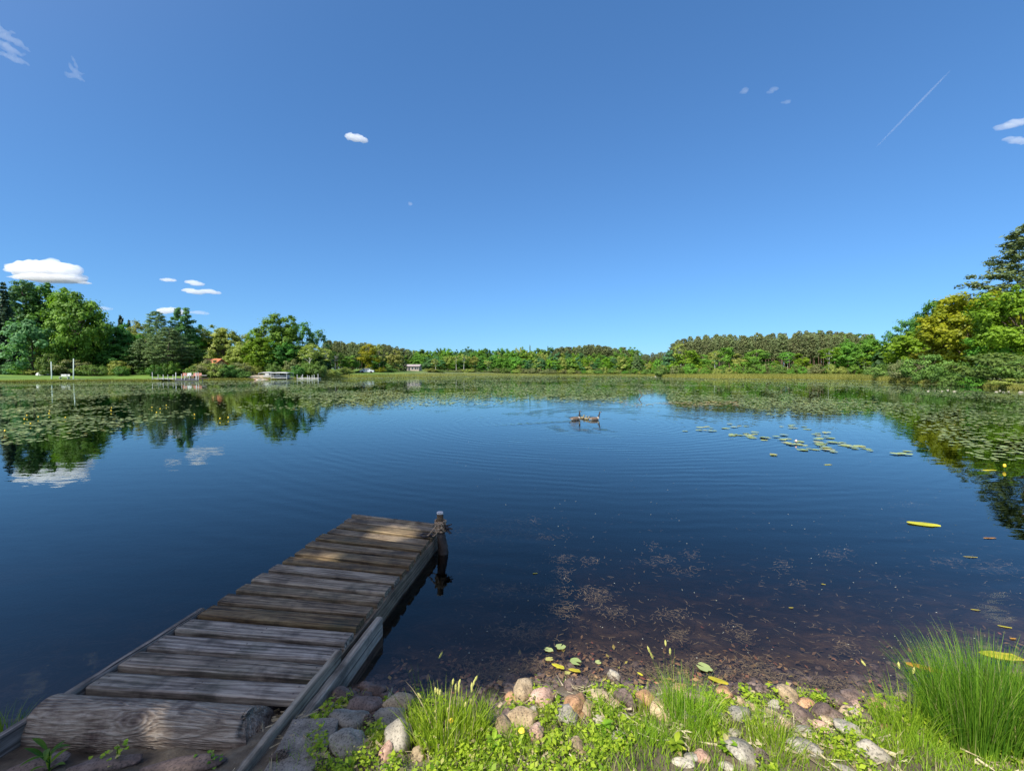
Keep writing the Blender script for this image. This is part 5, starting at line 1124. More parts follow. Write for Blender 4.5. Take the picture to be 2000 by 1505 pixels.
# ------------------------------------------------------------------ submerged weed and specks
rwd = np.random.default_rng(19); CW = [(960, 1030, 60, 8, 120), (1000, 1012, 50, 6, 60), (1060, 1042, 30, 3, 25), (930, 1048, 40, 4, 40), (1090, 1085, 18, 5, 30), (1150, 1088, 18, 5, 22), (1285, 1088, 26, 6, 34), (1330, 1108, 24, 3, 24), (1095, 1110, 14, 10, 30), (975, 1143, 28, 7, 40), (1085, 1145, 26, 8, 50),
    (1160, 1148, 26, 7, 44), (1095, 1182, 20, 10, 50), (1165, 1162, 12, 4, 26), (1200, 1186, 16, 6, 24), (1310, 1190, 26, 8, 34), (1030, 1222, 18, 10, 46), (990, 1225, 20, 8, 24), (1320, 1228, 14, 8, 34), (1425, 1215, 12, 4, 16), (1450, 1232, 12, 5, 22), (1270, 1060, 10, 5, 10), (1345, 1075, 12, 4, 14),
    (1635, 1075, 24, 8, 30), (1525, 1097, 14, 6, 20), (1645, 1250, 16, 6, 20), (1000, 1295, 40, 16, 170), (960, 1310, 30, 10, 80), (1180, 1310, 40, 14, 90), (1270, 1300, 30, 12, 60), (1365, 1285, 18, 10, 60), (1400, 1310, 24, 14, 70), (1470, 1285, 24, 12, 60), (1500, 1310, 30, 10, 70), (1600, 1325, 50, 10, 120), (1680, 1345, 40, 14, 80), (1560, 1130, 14, 3, 10), (1850, 1090, 30, 5, 26), (1940, 1100, 40, 7, 40), (1770, 980, 24, 3, 20), (900, 1290, 30, 12, 30), (1100, 1330, 60, 14, 110), (1330, 1340, 40, 14, 70)]
bx, by = [], []
for cx, cy, sx_, sy_, n in CW:
    for k in range(int(n * 2.6)):
        q = at(cx + rwd.normal(0, sx_ * .85), cy + rwd.normal(0, sy_ * .75), 0); bx.append(q.x); by.append(q.y)
for k in range(1300):
    q = at(rwd.uniform(880, 2000), 960 + 380 * rwd.random() ** .6, 0); bx.append(q.x); by.append(q.y)
bx, by = np.array(bx), np.array(by); n = len(bx); la = rwd.normal(-.5, .9, n); L_ = rwd.uniform(.012, .06, n); seg = 4; VV = np.zeros((n, seg + 1, 2, 3)); cur = rwd.normal(0, 1.2, n)
zq = np.maximum(-rwd.uniform(.003, .06, n), hgt(bx, by) + .006); ang = la.copy(); X_, Y_ = bx.copy(), by.copy()
for i in range(seg + 1):
    w_ = rwd.uniform(.001, .0025, n) * math.sin(math.pi * (.1 + .8 * i / seg))
    for s_, sg in ((0, -1), (1, 1)):
        VV[:, i, s_, 0] = X_ - sg * w_ * np.sin(ang); VV[:, i, s_, 1] = Y_ + sg * w_ * np.cos(ang); VV[:, i, s_, 2] = zq
    X_ = X_ + L_ / seg * np.cos(ang); Y_ = Y_ + L_ / seg * np.sin(ang); ang = ang + cur / seg
b = (np.arange(n) * (seg + 1) * 2)[:, None]; i = np.arange(seg)[None, :] * 2; FF = np.stack([b + i, b + i + 1, b + i + 3, b + i + 2], -1).reshape(-1, 4)
ob = link('water_weed', np_mesh('water_weed', VV.reshape(-1, 3), FF, np.repeat(rwd.random(n), (seg + 1) * 2)), leafmat('water_weed_strand', (.13, .09, .045), (.30, .23, .12), .1)); tag(ob, 'brown strands of weed drifting just under the surface', 'water weed', kind='stuff')
n = 230; q = [at(rwd.uniform(880, 2000), 850 + 480 * rwd.random(), .002) for k in range(n)]; x, y = np.array([[a.x, a.y] for a in q]).T
V_, F_ = pad_arrays(x, y, np.full(n, .002), rwd.uniform(.002, .006, n) * y ** .5, rwd, 5); ob = link('floating_specks', np_mesh('floating_specks', V_, F_), simple('speck', (.3, .3, .2), (.6, .6, .5), 5, .7, 0)); tag(ob, 'tiny seeds and specks floating on the water', 'specks', kind='stuff')
# drowned leaves and litter along the bed
n = 2600; x = rwd.uniform(-.7, 3.4, n); dd_ = np.abs(rwd.normal(.12, .28, n)); y = near_shore(x) + dd_ - .04; ok = patch(x, y, .35, 71) + .4 * rwd.normal(size=n) > 0; x, y = x[ok], y[ok]; n = len(x)
zz_ = hgt(x, y) + rwd.uniform(.004, .03, n); C = np.stack([x, y, zz_], 1); V_, F_ = leaves(C, rwd.uniform(.006, .024, n), unit(np.array([0, 0, 1.]) + rwd.normal(size=(n, 3)) * .3), rwd, 1.8)
m, t, p, o = nmat('leaf_litter'); a_ = t.nodes.new('ShaderNodeAttribute'); a_.attribute_name = 'tint'
t.links.new(ramp(t, a_.outputs['Fac'], [(0, (.07, .035, .02)), (.45, (.18, .11, .055)), (.82, (.32, .19, .08)), (.95, (.38, .13, .08)), (1, (.5, .45, .08))]), p.inputs['Base Color']); p.inputs['Roughness'].default_value = .6
ob = link('leaf_litter', np_mesh('leaf_litter', V_, F_, np.repeat(rwd.random(n), 4)), m); tag(ob, 'rusty sunken leaves and litter along the water edge', 'leaf litter', kind='stuff')

# ------------------------------------------------------------------ geese
gb = simple('goose_brown', (.08, .055, .036), (.19, .13, .085), 40, .8, .4, .005, (1, 4, 4)); gk = simple('goose_black', (.012, .011, .012), (.03, .028, .03), 20, .5, 0); gw = simple('goose_white', (.72, .7, .66), (.85, .83, .8), 20, .8, 0); gs = simple('goose_breast', (.45, .38, .30), (.62, .55, .46), 30, .8, 0)
gt = simple('gosling_down', (.17, .14, .07), (.32, .26, .14), 40, .9, 0)
def loft(spine, mats, choose, K=18):
    rings, n = [], len(spine); P = [Vector((x, 0, z)) for x, z, _, _ in spine]; vs, fs, mi = [], [], []
    for i, (x, z, ry, rz) in enumerate(spine):
        t_ = (P[min(i + 1, n - 1)] - P[max(i - 1, 0)]).normalized(); nrm = Vector((-t_.z, 0, t_.x))
        for k in range(K):
            a = 6.283 * k / K; q = P[i] + nrm * math.cos(a) * rz + Vector((0, 1, 0)) * math.sin(a) * ry; vs.append(q)
    for i in range(n - 1):
        for k in range(K):
            k2 = (k + 1) % K; f = (i * K + k, i * K + k2, (i + 1) * K + k2, (i + 1) * K + k); fs.append(f); c = sum((vs[j] for j in f), Vector()) / 4; mi.append(choose(i / (n - 1), c, math.cos(6.283 * (k + .5) / K)))
    fs += [tuple(range(K)), tuple((n - 1) * K + k for k in reversed(range(K)))]; mi += [mi[0], mi[-1]]
    return vs, fs, mi
def smooth_spine(s, f=4):
    out = []
    for i in range(len(s) - 1):
        p0, p1, p2, p3 = s[max(i - 1, 0)], s[i], s[i + 1], s[min(i + 2, len(s) - 1)]
        for k in range(f):
            u = k / f; out.append(tuple(.5 * ((2 * b) + (-a + c) * u + (2 * a - 5 * b + 4 * c - d) * u * u + (-a + 3 * b - 3 * c + d) * u ** 3) for a, b, c, d in zip(p0, p1, p2, p3)))
    out.append(s[-1]); return [(x, z, max(ry, .002), max(rz, .002)) for x, z, ry, rz in out]
def goose(px, py, label, s=.8, rz=0., up=0.):
    sp = smooth_spine([(-.46, .17, .015, .008), (-.40, .16, .05, .02), (-.30, .135, .10, .06), (-.18, .12, .145, .10), (0, .11, .165, .125), (.15, .11, .155, .125), (.26, .125, .115, .11), (.325, .17, .07, .07), (.345, .24, .062, .062), (.345 + up * .5, .36, .05, .05), (.35 + up, .48, .046, .046), (.365 + up, .535, .05, .052), (.41 + up, .555, .048, .046), (.45 + up, .545, .026, .024), (.49 + up, .535, .016, .012), (.52 + up, .53, .006, .005)])
    def ch(u, c, t_):
        if c.x < -.40: return 1
        if c.x < -.24 and t_ < -.1: return 2
        if c.z > .235 or (c.x > .3 and c.z > .2):
            if .51 < c.z < .565 and .355 + up < c.x < .42 + up and t_ < .2: return 2
            return 1
        if c.x > .2: return 3
        return 0 if t_ > -.55 else 3
    vs, fs, mi = loft(sp, None, ch); me = bpy.data.meshes.new('body'); me.from_pydata(vs, [], fs); me.update()
    for m_ in (gb, gk, gw, gs): me.materials.append(m_)
    me.polygons.foreach_set('material_index', mi); me.polygons.foreach_set('use_smooth', [True] * len(fs))
    P0 = at(px, py, 0); e = empty('goose', (P0.x, P0.y, -.035 * s), rz); e.scale = (s,) * 3; link('body', me, [], e)
    for sd in (-1, 1):   # folded wings
        mb = MB(); vs, fs = [], []; nu, nv = 12, 6
        for i in range(nu + 1):
            for j in range(nv + 1):
                u, v_ = i / nu, j / nv; a = .25 + v_ * 1.15; wd_ = math.sin(math.pi * min(1, u * .85 + .12)) ** .6; x_ = .20 - .58 * u
                ry = .172 * wd_ * (1 - .25 * u); rz_ = .132 * wd_ * (1 - .2 * u); vs.append((x_, sd * ry * math.sin(a), .115 + .03 * u + rz_ * math.cos(a)))
        for i in range(nu):
            for j in range(nv): fs.append((i * (nv + 1) + j, (i + 1) * (nv + 1) + j, (i + 1) * (nv + 1) + j + 1, i * (nv + 1) + j + 1))
        mb.add(vs, fs); mb.build('wing', gb, e, True)
    tag(e, label, 'goose', 'geese on the lake'); return e
goose(1123, 820, 'left adult goose swimming ahead of the trailing wake', .56, .5)
goose(1160, 820, 'right adult goose with its neck stretched forward', .52, .35, .08)
def gosling(px, py, label, s, rz):
    sp = smooth_spine([(-.11, .05, .008, .006), (-.07, .045, .04, .03), (0, .04, .055, .045), (.06, .045, .045, .04), (.085, .07, .024, .024), (.09, .10, .02, .022), (.10, .125, .026, .026), (.13, .125, .018, .016), (.155, .12, .005, .005)])
    vs, fs, mi = loft(sp, None, lambda u, c, t_: 1 if c.x > .135 else 0, 12); me = bpy.data.meshes.new('body'); me.from_pydata(vs, [], fs); me.update(); me.materials.append(gt); me.materials.append(gk)
    me.polygons.foreach_set('material_index', mi); me.polygons.foreach_set('use_smooth', [True] * len(fs)); P0 = at(px, py, 0)
    ob = link('gosling', me, [], loc=(P0.x, P0.y, -.01), rot=(0, 0, rz), scale=(s,) * 3); tag(ob, label, 'gosling', 'goslings between the geese')
gosling(1136, 817, 'fluffy gosling just right of the left adult goose', .9, .3); gosling(1141, 818, 'middle gosling between the two adult geese', .8, 0); gosling(1146, 819, 'gosling nearest the right adult goose', .85, .2)

# ------------------------------------------------------------------ things on the far shores
whm = simple('white_paint', (.40, .41, .39), (.56, .57, .54), 3, .6, 0); gym = simple('grey_deck', (.32, .31, .29), (.5, .49, .46), 3, .8, .2); redm = simple('redwood', (.3, .13, .09), (.42, .2, .15), 4, .8, 0)
dgm = simple('dark_trim', (.03, .03, .035), (.07, .07, .08), 3, .5, 0); orgm = simple('orange_roof', (.42, .13, .05), (.58, .2, .09), 2, .8, .2); tanm = simple('beige_siding', (.34, .27, .22), (.46, .38, .32), 2, .8, 0, stretch=(1, 1, 6)); sandm = simple('sand_and_stone', (.3, .25, .17), (.55, .46, .34), 1.2, .9, .5, .1)
glassm = simple('window_glass', (.03, .04, .05), (.08, .1, .12), 2, .15, 0); greenw = simple('pole_paint', (.36, .45, .38), (.48, .56, .48), 2, .5, 0); rfm = simple('pale_roof', (.27, .22, .21), (.38, .32, .30), 2, .8, .2)
def far(px, D, z=None): 
    b = atd(px, 726, D); return Vector((b.x, b.y, gz(b.x, b.y) if z is None else z))
U = lambda D: D / F
def piers(e, mat, xs_, y0, z1, name='leg'):
    for x_ in xs_:
        mb = MB(); mb.tube([(x_, y0, -1.2), (x_, y0, z1)], .06, 8); mb.build(name, mat, e)
# 1 dock with two tall poles
D = 77; u = U(D); o_ = far(119, D, 0); e = empty('boat_dock', o_); mb = MB(); mb.box((0, 0, .27), (82 * u, 1.8, .14)); mb.build('deck', gym, e); mb = MB(); mb.box((0, -.93, .25), (82 * u, .05, .22)); mb.build('fascia', whm, e)
piers(e, gym, (-38 * u, -12 * u, 12 * u, 38 * u), 0, .2)
for x_, h_, ln in ((-7 * u, 38 * u, 0), (35 * u, 44 * u, .06)):
    mb = MB(); mb.tube([(x_, -.98, -1), (x_, -.98, .4), (x_ + ln * 2, -.98, h_)], [.085, .085, .07], 10); mb.build('tall_pole', greenw, e, True)
tag(e, 'low grey dock with two tall pale poles at the far left', 'dock')
e = empty('bench', o_ + Vector((3 * u, .3, .34))); mb = MB(); mb.box((0, 0, .42), (1.55, .45, .05)); mb.build('seat', whm, e); mb = MB(); mb.box((0, .22, .72), (1.55, .05, .34)); mb.build('backrest', whm, e)
for sx_ in (-.7, .7): 
    mb = MB(); mb.box((sx_, 0, .21), (.06, .4, .4)); mb.build('leg', whm, e)
tag(e, 'small white bench between the two tall poles', 'bench')
# 2 upturned boats on the lawn
def hull(L, W, H, up=False):
    vs, fs = [], []; nu, nv = 14, 8
    for i in range(nu + 1):
        s_ = i / nu; w_ = W / 2 * (1 - abs(2 * s_ - .85) ** 2.6 / 1.6) if s_ > .42 else W / 2 * (.82 + .18 * s_ / .42); w_ = max(w_, .02)
        for j in range(nv + 1):
            a = math.pi * j / nv; vs.append((-L / 2 + L * s_, -w_ * math.cos(a), (H * (1 - math.sin(a) ** .7) + .12 * H * max(0, s_ - .6) / .4) if not up else H * math.sin(a) ** .7))
    for i in range(nu):
        for j in range(nv): fs.append((i * (nv + 1) + j, (i + 1) * (nv + 1) + j, (i + 1) * (nv + 1) + j + 1, i * (nv + 1) + j + 1))
    fs += [tuple(range(nv + 1)), tuple(nu * (nv + 1) + j for j in reversed(range(nv + 1)))]
    return vs, fs
for px, D, L, mt_, lb, rz, dz in ((87, 86, 2.9, whm, 'upturned white boat on the lawn behind the far left dock', -.2, 0), (69, 90, 2.4, simple('faded_red_hull', (.5, .3, .26), (.62, .42, .38), 3, .6, 0), 'upturned faded reddish boat beside the upturned white one', -.3, 0)):
    mb = MB(); mb.add(*hull(L, 1.3, .75, True)); e = empty('rowing_boat', far(px, D), rz); e.rotation_euler[1] = -.1; mb.build('hull', mt_, e, True); mb = MB(); mb.bar((-L * .45, 0, .8), (L * .35, 0, .78), .05, .08); mb.build('keel', mt_, e); tag(e, lb, 'boat', 'upturned boats')
# 3 railed dock with chairs
D = 80; u = U(D); o_ = far(350, D, 0); e = empty('boat_dock', o_); mb = MB(); mb.box((-1.2, 0, .42), (94 * u - 2.4, 1.3, .12)); mb.build('walkway', gym, e); mb = MB(); mb.box((24 * u, .1, .44), (46 * u, 2.6, .16)); mb.build('deck', redm, e); mb = MB(); mb.box((24 * u, -1.22, .30), (46 * u, .05, .5)); mb.build('fascia', dgm, e)
piers(e, gym, (-40 * u, -20 * u, 4 * u, 24 * u, 45 * u), 0, .4)
for x_, h_, w_ in ((-46, 1.35, .07), (-35, .95, .06), (-25, .9, .09), (-16, .9, .06), (-6, .85, .07), (4, 1.3, .12), (15, 1.05, .08), (21, 1.05, .07), (30, .95, .07), (43, 1.3, .14), (47, 1.35, .08)):
    mb = MB(); mb.box((x_ * u, -.75 if x_ < 3 else -1.3, h_ / 2 + .25), (w_ * .9, .08, h_)); mb.build('post', whm, e)
mb = MB(); mb.box((24 * u, 1.3, 1.0), (40 * u, .06, .08)); mb.build('rail', whm, e); tag(e, 'dock with a row of white posts and a red-brown sitting deck on the left shore', 'dock')
for x_, mt_, lb in ((8, redm, 'red-brown deck chair, leftmost on the railed dock'), (17, whm, 'pale deck chair in the middle of the railed dock'), (33, redm, 'wide red-brown bench at the right end of the railed dock')):
    w_ = .7 if x_ < 30 else 1.5; ch = empty('deck_chair' if x_ < 30 else 'bench', o_ + Vector((x_ * u, .1, .52))); mb = MB(); mb.box((0, 0, .4), (w_, .5, .06)); mb.build('seat', mt_, ch); mb = MB(); mb.box((0, .26, .68), (w_, .06, .5), rx=-.15); mb.build('backrest', mt_, ch)
    for sx_ in (-1, 1):
        for sy_ in (-.2, .2): mb = MB(); mb.box((sx_ * w_ * .45, sy_, .19), (.06, .06, .38)); mb.build('leg', mt_, ch)
    tag(ch, lb, 'chair' if x_ < 30 else 'bench')
# 4 sandy ramp on the ground
g = [far(482, 93), far(528, 93), far(534, 112), far(478, 112)]
xs_, ys_ = np.meshgrid(np.linspace(0, 1, 14), np.linspace(0, 1, 14)); Pn = [(g[0].lerp(g[1], a)).lerp(g[3].lerp(g[2], a), b) for a, b in zip(xs_.ravel(), ys_.ravel())]
ob = link('sandy_path', np_mesh('sandy_path', [(q.x, q.y, gz(q.x, q.y) + .05 + .08 * math.sin(q.x * 3) * math.sin(q.y * 2.1)) for q in Pn], [(i * 14 + j, i * 14 + j + 1, (i + 1) * 14 + j + 1, (i + 1) * 14 + j) for i in range(13) for j in range(13)]), sandm); tag(ob, kind='structure')
for k in range(16):
    q = far(486 + k * 2.5 + TR.uniform(-1, 1), 92.3 + TR.uniform(-.8, .8)); s_ = TR.uniform(.25, .5)
    me = np_mesh('shore_stone', ICO[0] * (1 + .12 * np.array([mnoise.noise(Vector(v) * 1.5 + Vector((k, 0, 0))) for v in ICO[0]]))[:, None] * np.array([s_ * 1.2, s_, s_ * .6]), np.array(ICO[1]), smooth=True) if k < 4 else ms_[k % 4]
    if k == 0: ms_ = []
    if k < 4: ms_.append(me)
    tag(link('shore_stone', me, RK['pink'] if k % 3 else RK['pale'], loc=q + Vector((0, 0, .1)), rot=(0, 0, TR.uniform(0, 6))), 'pinkish stone edging the foot of the sandy ramp', 'stone', 'stones at the foot of the sandy ramp')
# 5 boat lift with canopy and boats
D = 96; u = U(D)
def lift(px, w_, slope, lb, D):
    u = U(D); o_ = far(px, D, 0); e = empty('boat_lift', o_); W = w_ * u; vs = []; fs = []; n_ = 8; zt = (740 - 727) * u
    for i in range(n_ + 1):
        v_ = i / n_ * 2 - 1
        for x_ in (-W / 2, -W / 4, 0, W / 4, W / 2): vs.append((x_, v_ * 1.5, zt + .16 * (1 - v_ * v_) - .12 * abs(2 * x_ / W) ** 3 + slope * x_))
    for i in range(n_):
        for j in range(4): fs.append((i * 5 + j, i * 5 + j + 1, (i + 1) * 5 + j + 1, (i + 1) * 5 + j))
    mb = MB(); mb.add(vs, fs); c = mb.build('canopy', whm, e, True); sm = c.modifiers.new('s', 'SOLIDIFY'); sm.thickness = .06
    for sx_ in (-.46, .46):
        for sy_ in (-1.35, 1.35): mb = MB(); mb.tube([(sx_ * W, sy_, -1.3), (sx_ * W, sy_, zt + slope * sx_ * W)], .05, 8); mb.build('post', whm, e)
    mb = MB(); [mb.bar((-W * .46, sy_, .35), (W * .46, sy_, .35), .08, .1) for sy_ in (-1.35, 1.35)]; mb.build('cradle', whm, e); tag(e, lb, 'boat lift', 'boat lifts'); return o_, W
oo, W = lift(551, 33, 0, 'boat lift with a white canopy on thin posts', 96)
lift(523, 24, .05, 'smaller white canopy left of the main boat lift', 99)
def boat(o_, L, lb, hm):
    e = empty('motor_boat', o_); mb = MB(); mb.add(*hull(L, 1.8, .8)); mb.build('hull', hm, e, True); mb = MB(); mb.box((-.1, 0, .72), (L * .72, 1.5, .06)); mb.build('deck', dgm, e); mb = MB(); mb.box((L * .1, 0, 1.0), (.08, 1.3, .45), ry=-.4); mb.build('windshield', glassm, e)
    for x_ in (-L * .12, -L * .28): mb = MB(); mb.box((x_, 0, .95), (.4, 1.2, .4)); mb.build('seat', whm, e)
    mb = MB(); mb.box((-L * .5, 0, .6), (.35, .4, .9)); mb.build('outboard_motor', dgm, e); tag(e, lb, 'boat')
boat(oo + Vector((0, 0, .1)), 3.2, 'pale boat moored under the white canopy', simple('boat_hull', (.3, .31, .32), (.42, .43, .43), 3, .5, 0)); boat(far(529, 97, .15), 2.6, 'small pale boat left of the canopied boat', whm)
# 6 long grey dock with posts
D = 98; u = U(D); o_ = far(603, D, 0); e = empty('boat_dock', o_); mb = MB(); mb.box((0, 0, .2), (43 * u, 1.3, .2)); mb.build('deck', gym, e); piers(e, gym, (-20 * u, 0, 20 * u), 0, .1)
for x_, h_ in ((-20, 1.1), (-12, .8), (-9.5, 1.1), (0, .95), (3.5, .8), (9, .9), (13, 1.05), (20.5, 1.2)):
    mb = MB(); mb.tube([(x_ * u, -.6, -.8), (x_ * u, -.6, h_)], .07, 8); mb.build('post', whm, e)
tag(e, 'long low grey dock with pale posts right of the boat lifts', 'dock')
for px, lb in ((564, 'pale post standing in the water beside the canopy'), (568, 'second pale post beside the canopy')):
    mb = MB(); q = far(px, 97, 0); mb.tube([(0, 0, -1), (0, 0, 1.)], .07, 8); mb.tube([(0, 0, .99), (0, 0, 1.05)], [.1, .1], 8); tag(mb.build('mooring_post', whm, None, loc=q), lb, 'post')
# 7 white box on a pole
q = far(573, 101); e = empty('bird_house', q); mb = MB(); mb.tube([(0, 0, -.3), (0, 0, 2.1)], .05, 8); mb.build('pole', gym, e); mb = MB(); mb.box((0, 0, 2.35), (.38, .36, .5)); mb.build('box', whm, e); mb = MB(); mb.box((0, 0, 2.63), (.5, .48, .06)); mb.build('roof', whm, e); tag(e, 'white bird house on a pole behind the grey dock', 'bird house')
# 8 house with the orange roof
def gable(W, Dp, hw, hr, roofm, wallm, label, o_, wins, rz=0., name='house', cat='house', over=.35):
    e = empty(name, o_, rz); mb = MB(); w2, d2 = W / 2, Dp / 2
    vs = [(-w2, -d2, -.5), (w2, -d2, -.5), (w2, d2, -.5), (-w2, d2, -.5), (-w2, -d2, hw), (w2, -d2, hw), (w2, d2, hw), (-w2, d2, hw), (-w2, 0, hw + hr), (w2, 0, hw + hr)]
    mb.add(vs, [(0, 1, 5, 4), (2, 3, 7, 6), (1, 2, 6, 9, 5), (3, 0, 4, 8, 7)]); mb.build('wall', wallm, e)
    mb = MB(); o2 = over; vs = [(-w2 - o2, -d2 - o2, hw - o2 * hr / d2 + .05), (w2 + o2, -d2 - o2, hw - o2 * hr / d2 + .05), (w2 + o2, 0, hw + hr + .05), (-w2 - o2, 0, hw + hr + .05), (w2 + o2, d2 + o2, hw - o2 * hr / d2 + .05), (-w2 - o2, d2 + o2, hw - o2 * hr / d2 + .05)]
    mb.add(vs, [(0, 1, 2, 3), (3, 2, 4, 5)]); r_ = mb.build('roof', roofm, e); sm = r_.modifiers.new('s', 'SOLIDIFY'); sm.thickness = .15; sm.offset = 1
    for x_, z_, ww, hh_, nm in wins:
        mb = MB(); mb.box((x_, -d2 - .02, z_), (ww + .14, .06, hh_ + .14)); f = mb.build(nm, whm, e); mb = MB(); mb.box((x_, -d2 - .06, z_), (ww, .03, hh_)); mb.build('pane', glassm if nm == 'window' else dgm, f)
    tag(e, label, cat); return e
q = far(416, 102); zt = atd(416, 701, 102).z; gable(3.6, 4, max(1.5, zt - q.z - 1.1), 1.0, orgm, redm, 'small house with an orange roof peeking through the left shore trees', q, [(-.8, 1.4, .8, .8, 'window'), (.8, 1.1, .8, 1.9, 'door')], name='cabin')
q = far(398, 116); q.z = atd(398, 694, 116).z; gable(5, 4, .3, .9, whm, whm, 'white gable glimpsed between the trees above the orange roof', q, [], name='cabin')
# 10 long low house
D = 188; u = U(D); q = far(803, D); zb = atd(803, 723.2, D).z; q.z = max(q.z, zb); H_ = (723.2 - 715) * u
e = gable(36 * u, 5.5, H_ - .15, .75, rfm, tanm, 'long low pinkish mobile home on the far bank', q, [(-2.9, H_ * .5, .9, .8, 'window'), (-1.3, H_ * .5, .8, .9, 'window'), (-.2, H_ * .42, .8, 1.4, 'door'), (1.2, H_ * .5, .8, .8, 'window'), (2.5, H_ * .5, .8, .8, 'window'), (3.4, H_ * .5, .5, .8, 'window')], name='mobile_home')
mb = MB(); mb.box((-3.1, -3.3, .35), (3.0, 1.2, .7)); mb.build('porch', simple('pale_deck', (.5, .42, .3), (.62, .54, .4), 3, .8, 0), e)
# 11 parked car
q = far(717, 140); e = empty('parked_car', q, .2); mb = MB(); mb.add([(x_, y_ * .85, z_) for y_ in (-1, 1) for x_, z_ in ((-2.1, .3), (-2.1, .85), (-1.5, .95), (-1.0, 1.4), (.5, 1.4), (1.1, .95), (2.1, .8), (2.1, .3))], [tuple(range(8)), tuple(range(15, 7, -1))] + [(i, i + 8, (i + 1) % 8 + 8, (i + 1) % 8) for i in range(8)]); mb.build('body', simple('car_paint', (.6, .65, .7), (.7, .74, .78), 2, .3, 0), e)
mb = MB(); mb.box((-.25, -.87, 1.13), (1.7, .03, .36)); mb.build('window', glassm, e)
for x_ in (-1.3, 1.3):
    for y_ in (-.85, .85): mb = MB(); mb.tube([(x_, y_ - .1, .32), (x_, y_ + .1, .32)], .32, 12); mb.build('wheel', dkm, e)
tag(e, 'pale parked car in the shade under the yellow-green tree', 'car')
# 12-14 dead wood and marker
q = far(1283, 150); mb = MB(); mb.tube([(-1.3, 0, 0), (0, .1, .9), (1.4, .3, 1.9)], [.28, .24, .12], 10); mb.tube([(.4, .1, 1.1), (.5, -.3, .2)], [.08, .03], 6); tag(mb.build('fallen_log', M['palebranch'], None, True, loc=q), 'grey fallen log leaning on the bank in the skyline notch', 'log')
q = far(1302, 142, 0); q.z = gz(q.x, q.y); e = empty('marker_post', q); mb = MB(); mb.tube([(0, 0, -.5), (0, 0, .36)], .1, 10); mb.build('post', whm, e); mb = MB(); mb.tube([(0, 0, .35), (0, 0, .42), (0, 0, .46)], [.13, .13, .04], 10); mb.build('cap', whm, e); tag(e, 'small white marker post at the left end of the reed bank', 'post')
q = at(1250, 780, 0); mb = MB(); mb.tube([(-.12, 0, -.3), (-.15, 0, .0), (.25, .05, .5), (.1, .1, .85), (-.1, .15, 1.15)], [.06, .055, .05, .04, .02], 8); mb.tube([(.25, .05, .5), (.42, 0, .42), (.5, 0, .4)], [.03, .02, .01], 6); mb.tube([(-.1, .15, 1.1), (.15, .1, 1.2)], [.02, .008], 5)
tag(mb.build('branch', M['bark'], None, True, loc=(q.x, q.y, 0)), 'crooked dead branch sticking out of the water in the clear patch', 'branch'); bpy.data.objects['branch'].scale = (.5, .5, .5)
for k, (px, py, s_) in enumerate([(1813, 764, .07), (1826, 763, .05), (1840, 764, .06), (1851, 762, .07), (1864, 765, .09), (1946, 766, .09), (1953, 763, .06), (1960, 766, .07), (1970, 765, .06), (1994, 767, .13)]):
    q = at(px, py, 0); V_ = ICO[0] * (1 + .15 * np.array([mnoise.noise(Vector(v) * 1.5 + Vector((k, 3, 0))) for v in ICO[0]]))[:, None] * np.array([s_ * 1.3, s_, s_ * .8])
    tag(link('shore_stone', np_mesh('shore_stone', V_, np.array(ICO[1]), smooth=True), RK['pale'], loc=(q.x, q.y, .02)), 'pale stone breaking the water off the right shore', 'stone', 'pale stones off the right shore')

# ------------------------------------------------------------------ labels that say which one, by look and by the nearest landmark
bpy.context.view_layer.update()
LOOK = {'maple_leaf': 'green', 'dark_maple_leaf': 'dark green', 'olive_leaf': 'olive', 'yellow_leaf': 'yellow-green', 'bright_leaf': 'bright green', 'bluegreen_leaf': 'bluish green', 'shrub_leaf': 'mid-green', 'brown_shrub_leaf': 'brownish', 'red_pine_needle': ''}
def look(o):
    for c in o.children:
        if c.name.startswith(('crown', 'foliage')): return LOOK.get(c.material_slots[0].material.name, '')
    return ''
def where(px, marks, tol=5.):
    q = min(marks, key=lambda k: abs(k[0] - px)); d = px - q[0]
    if abs(d) < tol: return 'in line with ' + q[1]
    return ('just ' if abs(d) < 3 * tol else '') + ('right of ' if d > 0 else 'left of ') + q[1]
def relabel(group, marks, form, rows=None, tol=5., low=None):
    for o in [o for o in col.objects if o.get('group') == group]:
        px, py = proj(o.location); f = look(o); row = ''
        if rows: row = next(n for d, n in rows if o.location.y < d)
        size = ''
        if low: top_ = proj(o.location + Vector((0, 0, low[1] * o.scale.z)))[1]; size = low[0] if top_ < low[2] else low[3]
        o['label'] = ' '.join(form.format(look=f, row=row, size=size, where=where(px, marks, tol)).split())
relabel('leafy trees along the far shore', [(803, 'the low house'), (851, 'the leaning birch'), (891, 'the first gap birch'), (906, 'the second gap birch'), (953, 'the middle birch'), (1035, 'the tallest dark tip'), (1090, 'where the brown pines begin'), (1155, 'the highest brown pine tops'), (1125, 'the swimming geese'), (1205, 'where the brown pines end'), (1243, 'the lone conifer')], '{look} {row} tree of the far shore, {where}', [(220, 'front'), (232, 'second-row'), (999, 'skyline')], 4)
relabel('pines of the stand behind the reed bank', [(1325, 'the leftmost bare-branched birch'), (1372, 'the green tree before the pines'), (1396, 'the bright white birch'), (1446, 'the pale tree before the pines'), (1476, 'the round full tree'), (1512, 'the young bright tree'), (1538, 'the thin birch'), (1566, 'the leafy tree among trunks'), (1592, 'the young lime tree'), (1619, 'the second white birch'), (1655, 'the green tree at the right'), (1688, 'the slim pale birches')], '{size} {row} brownish green pine, {where}', [(173, 'front'), (184, 'second-row'), (197, 'third-row'), (999, 'rear')], 4, ('tall', 18, 655, 'lower'))
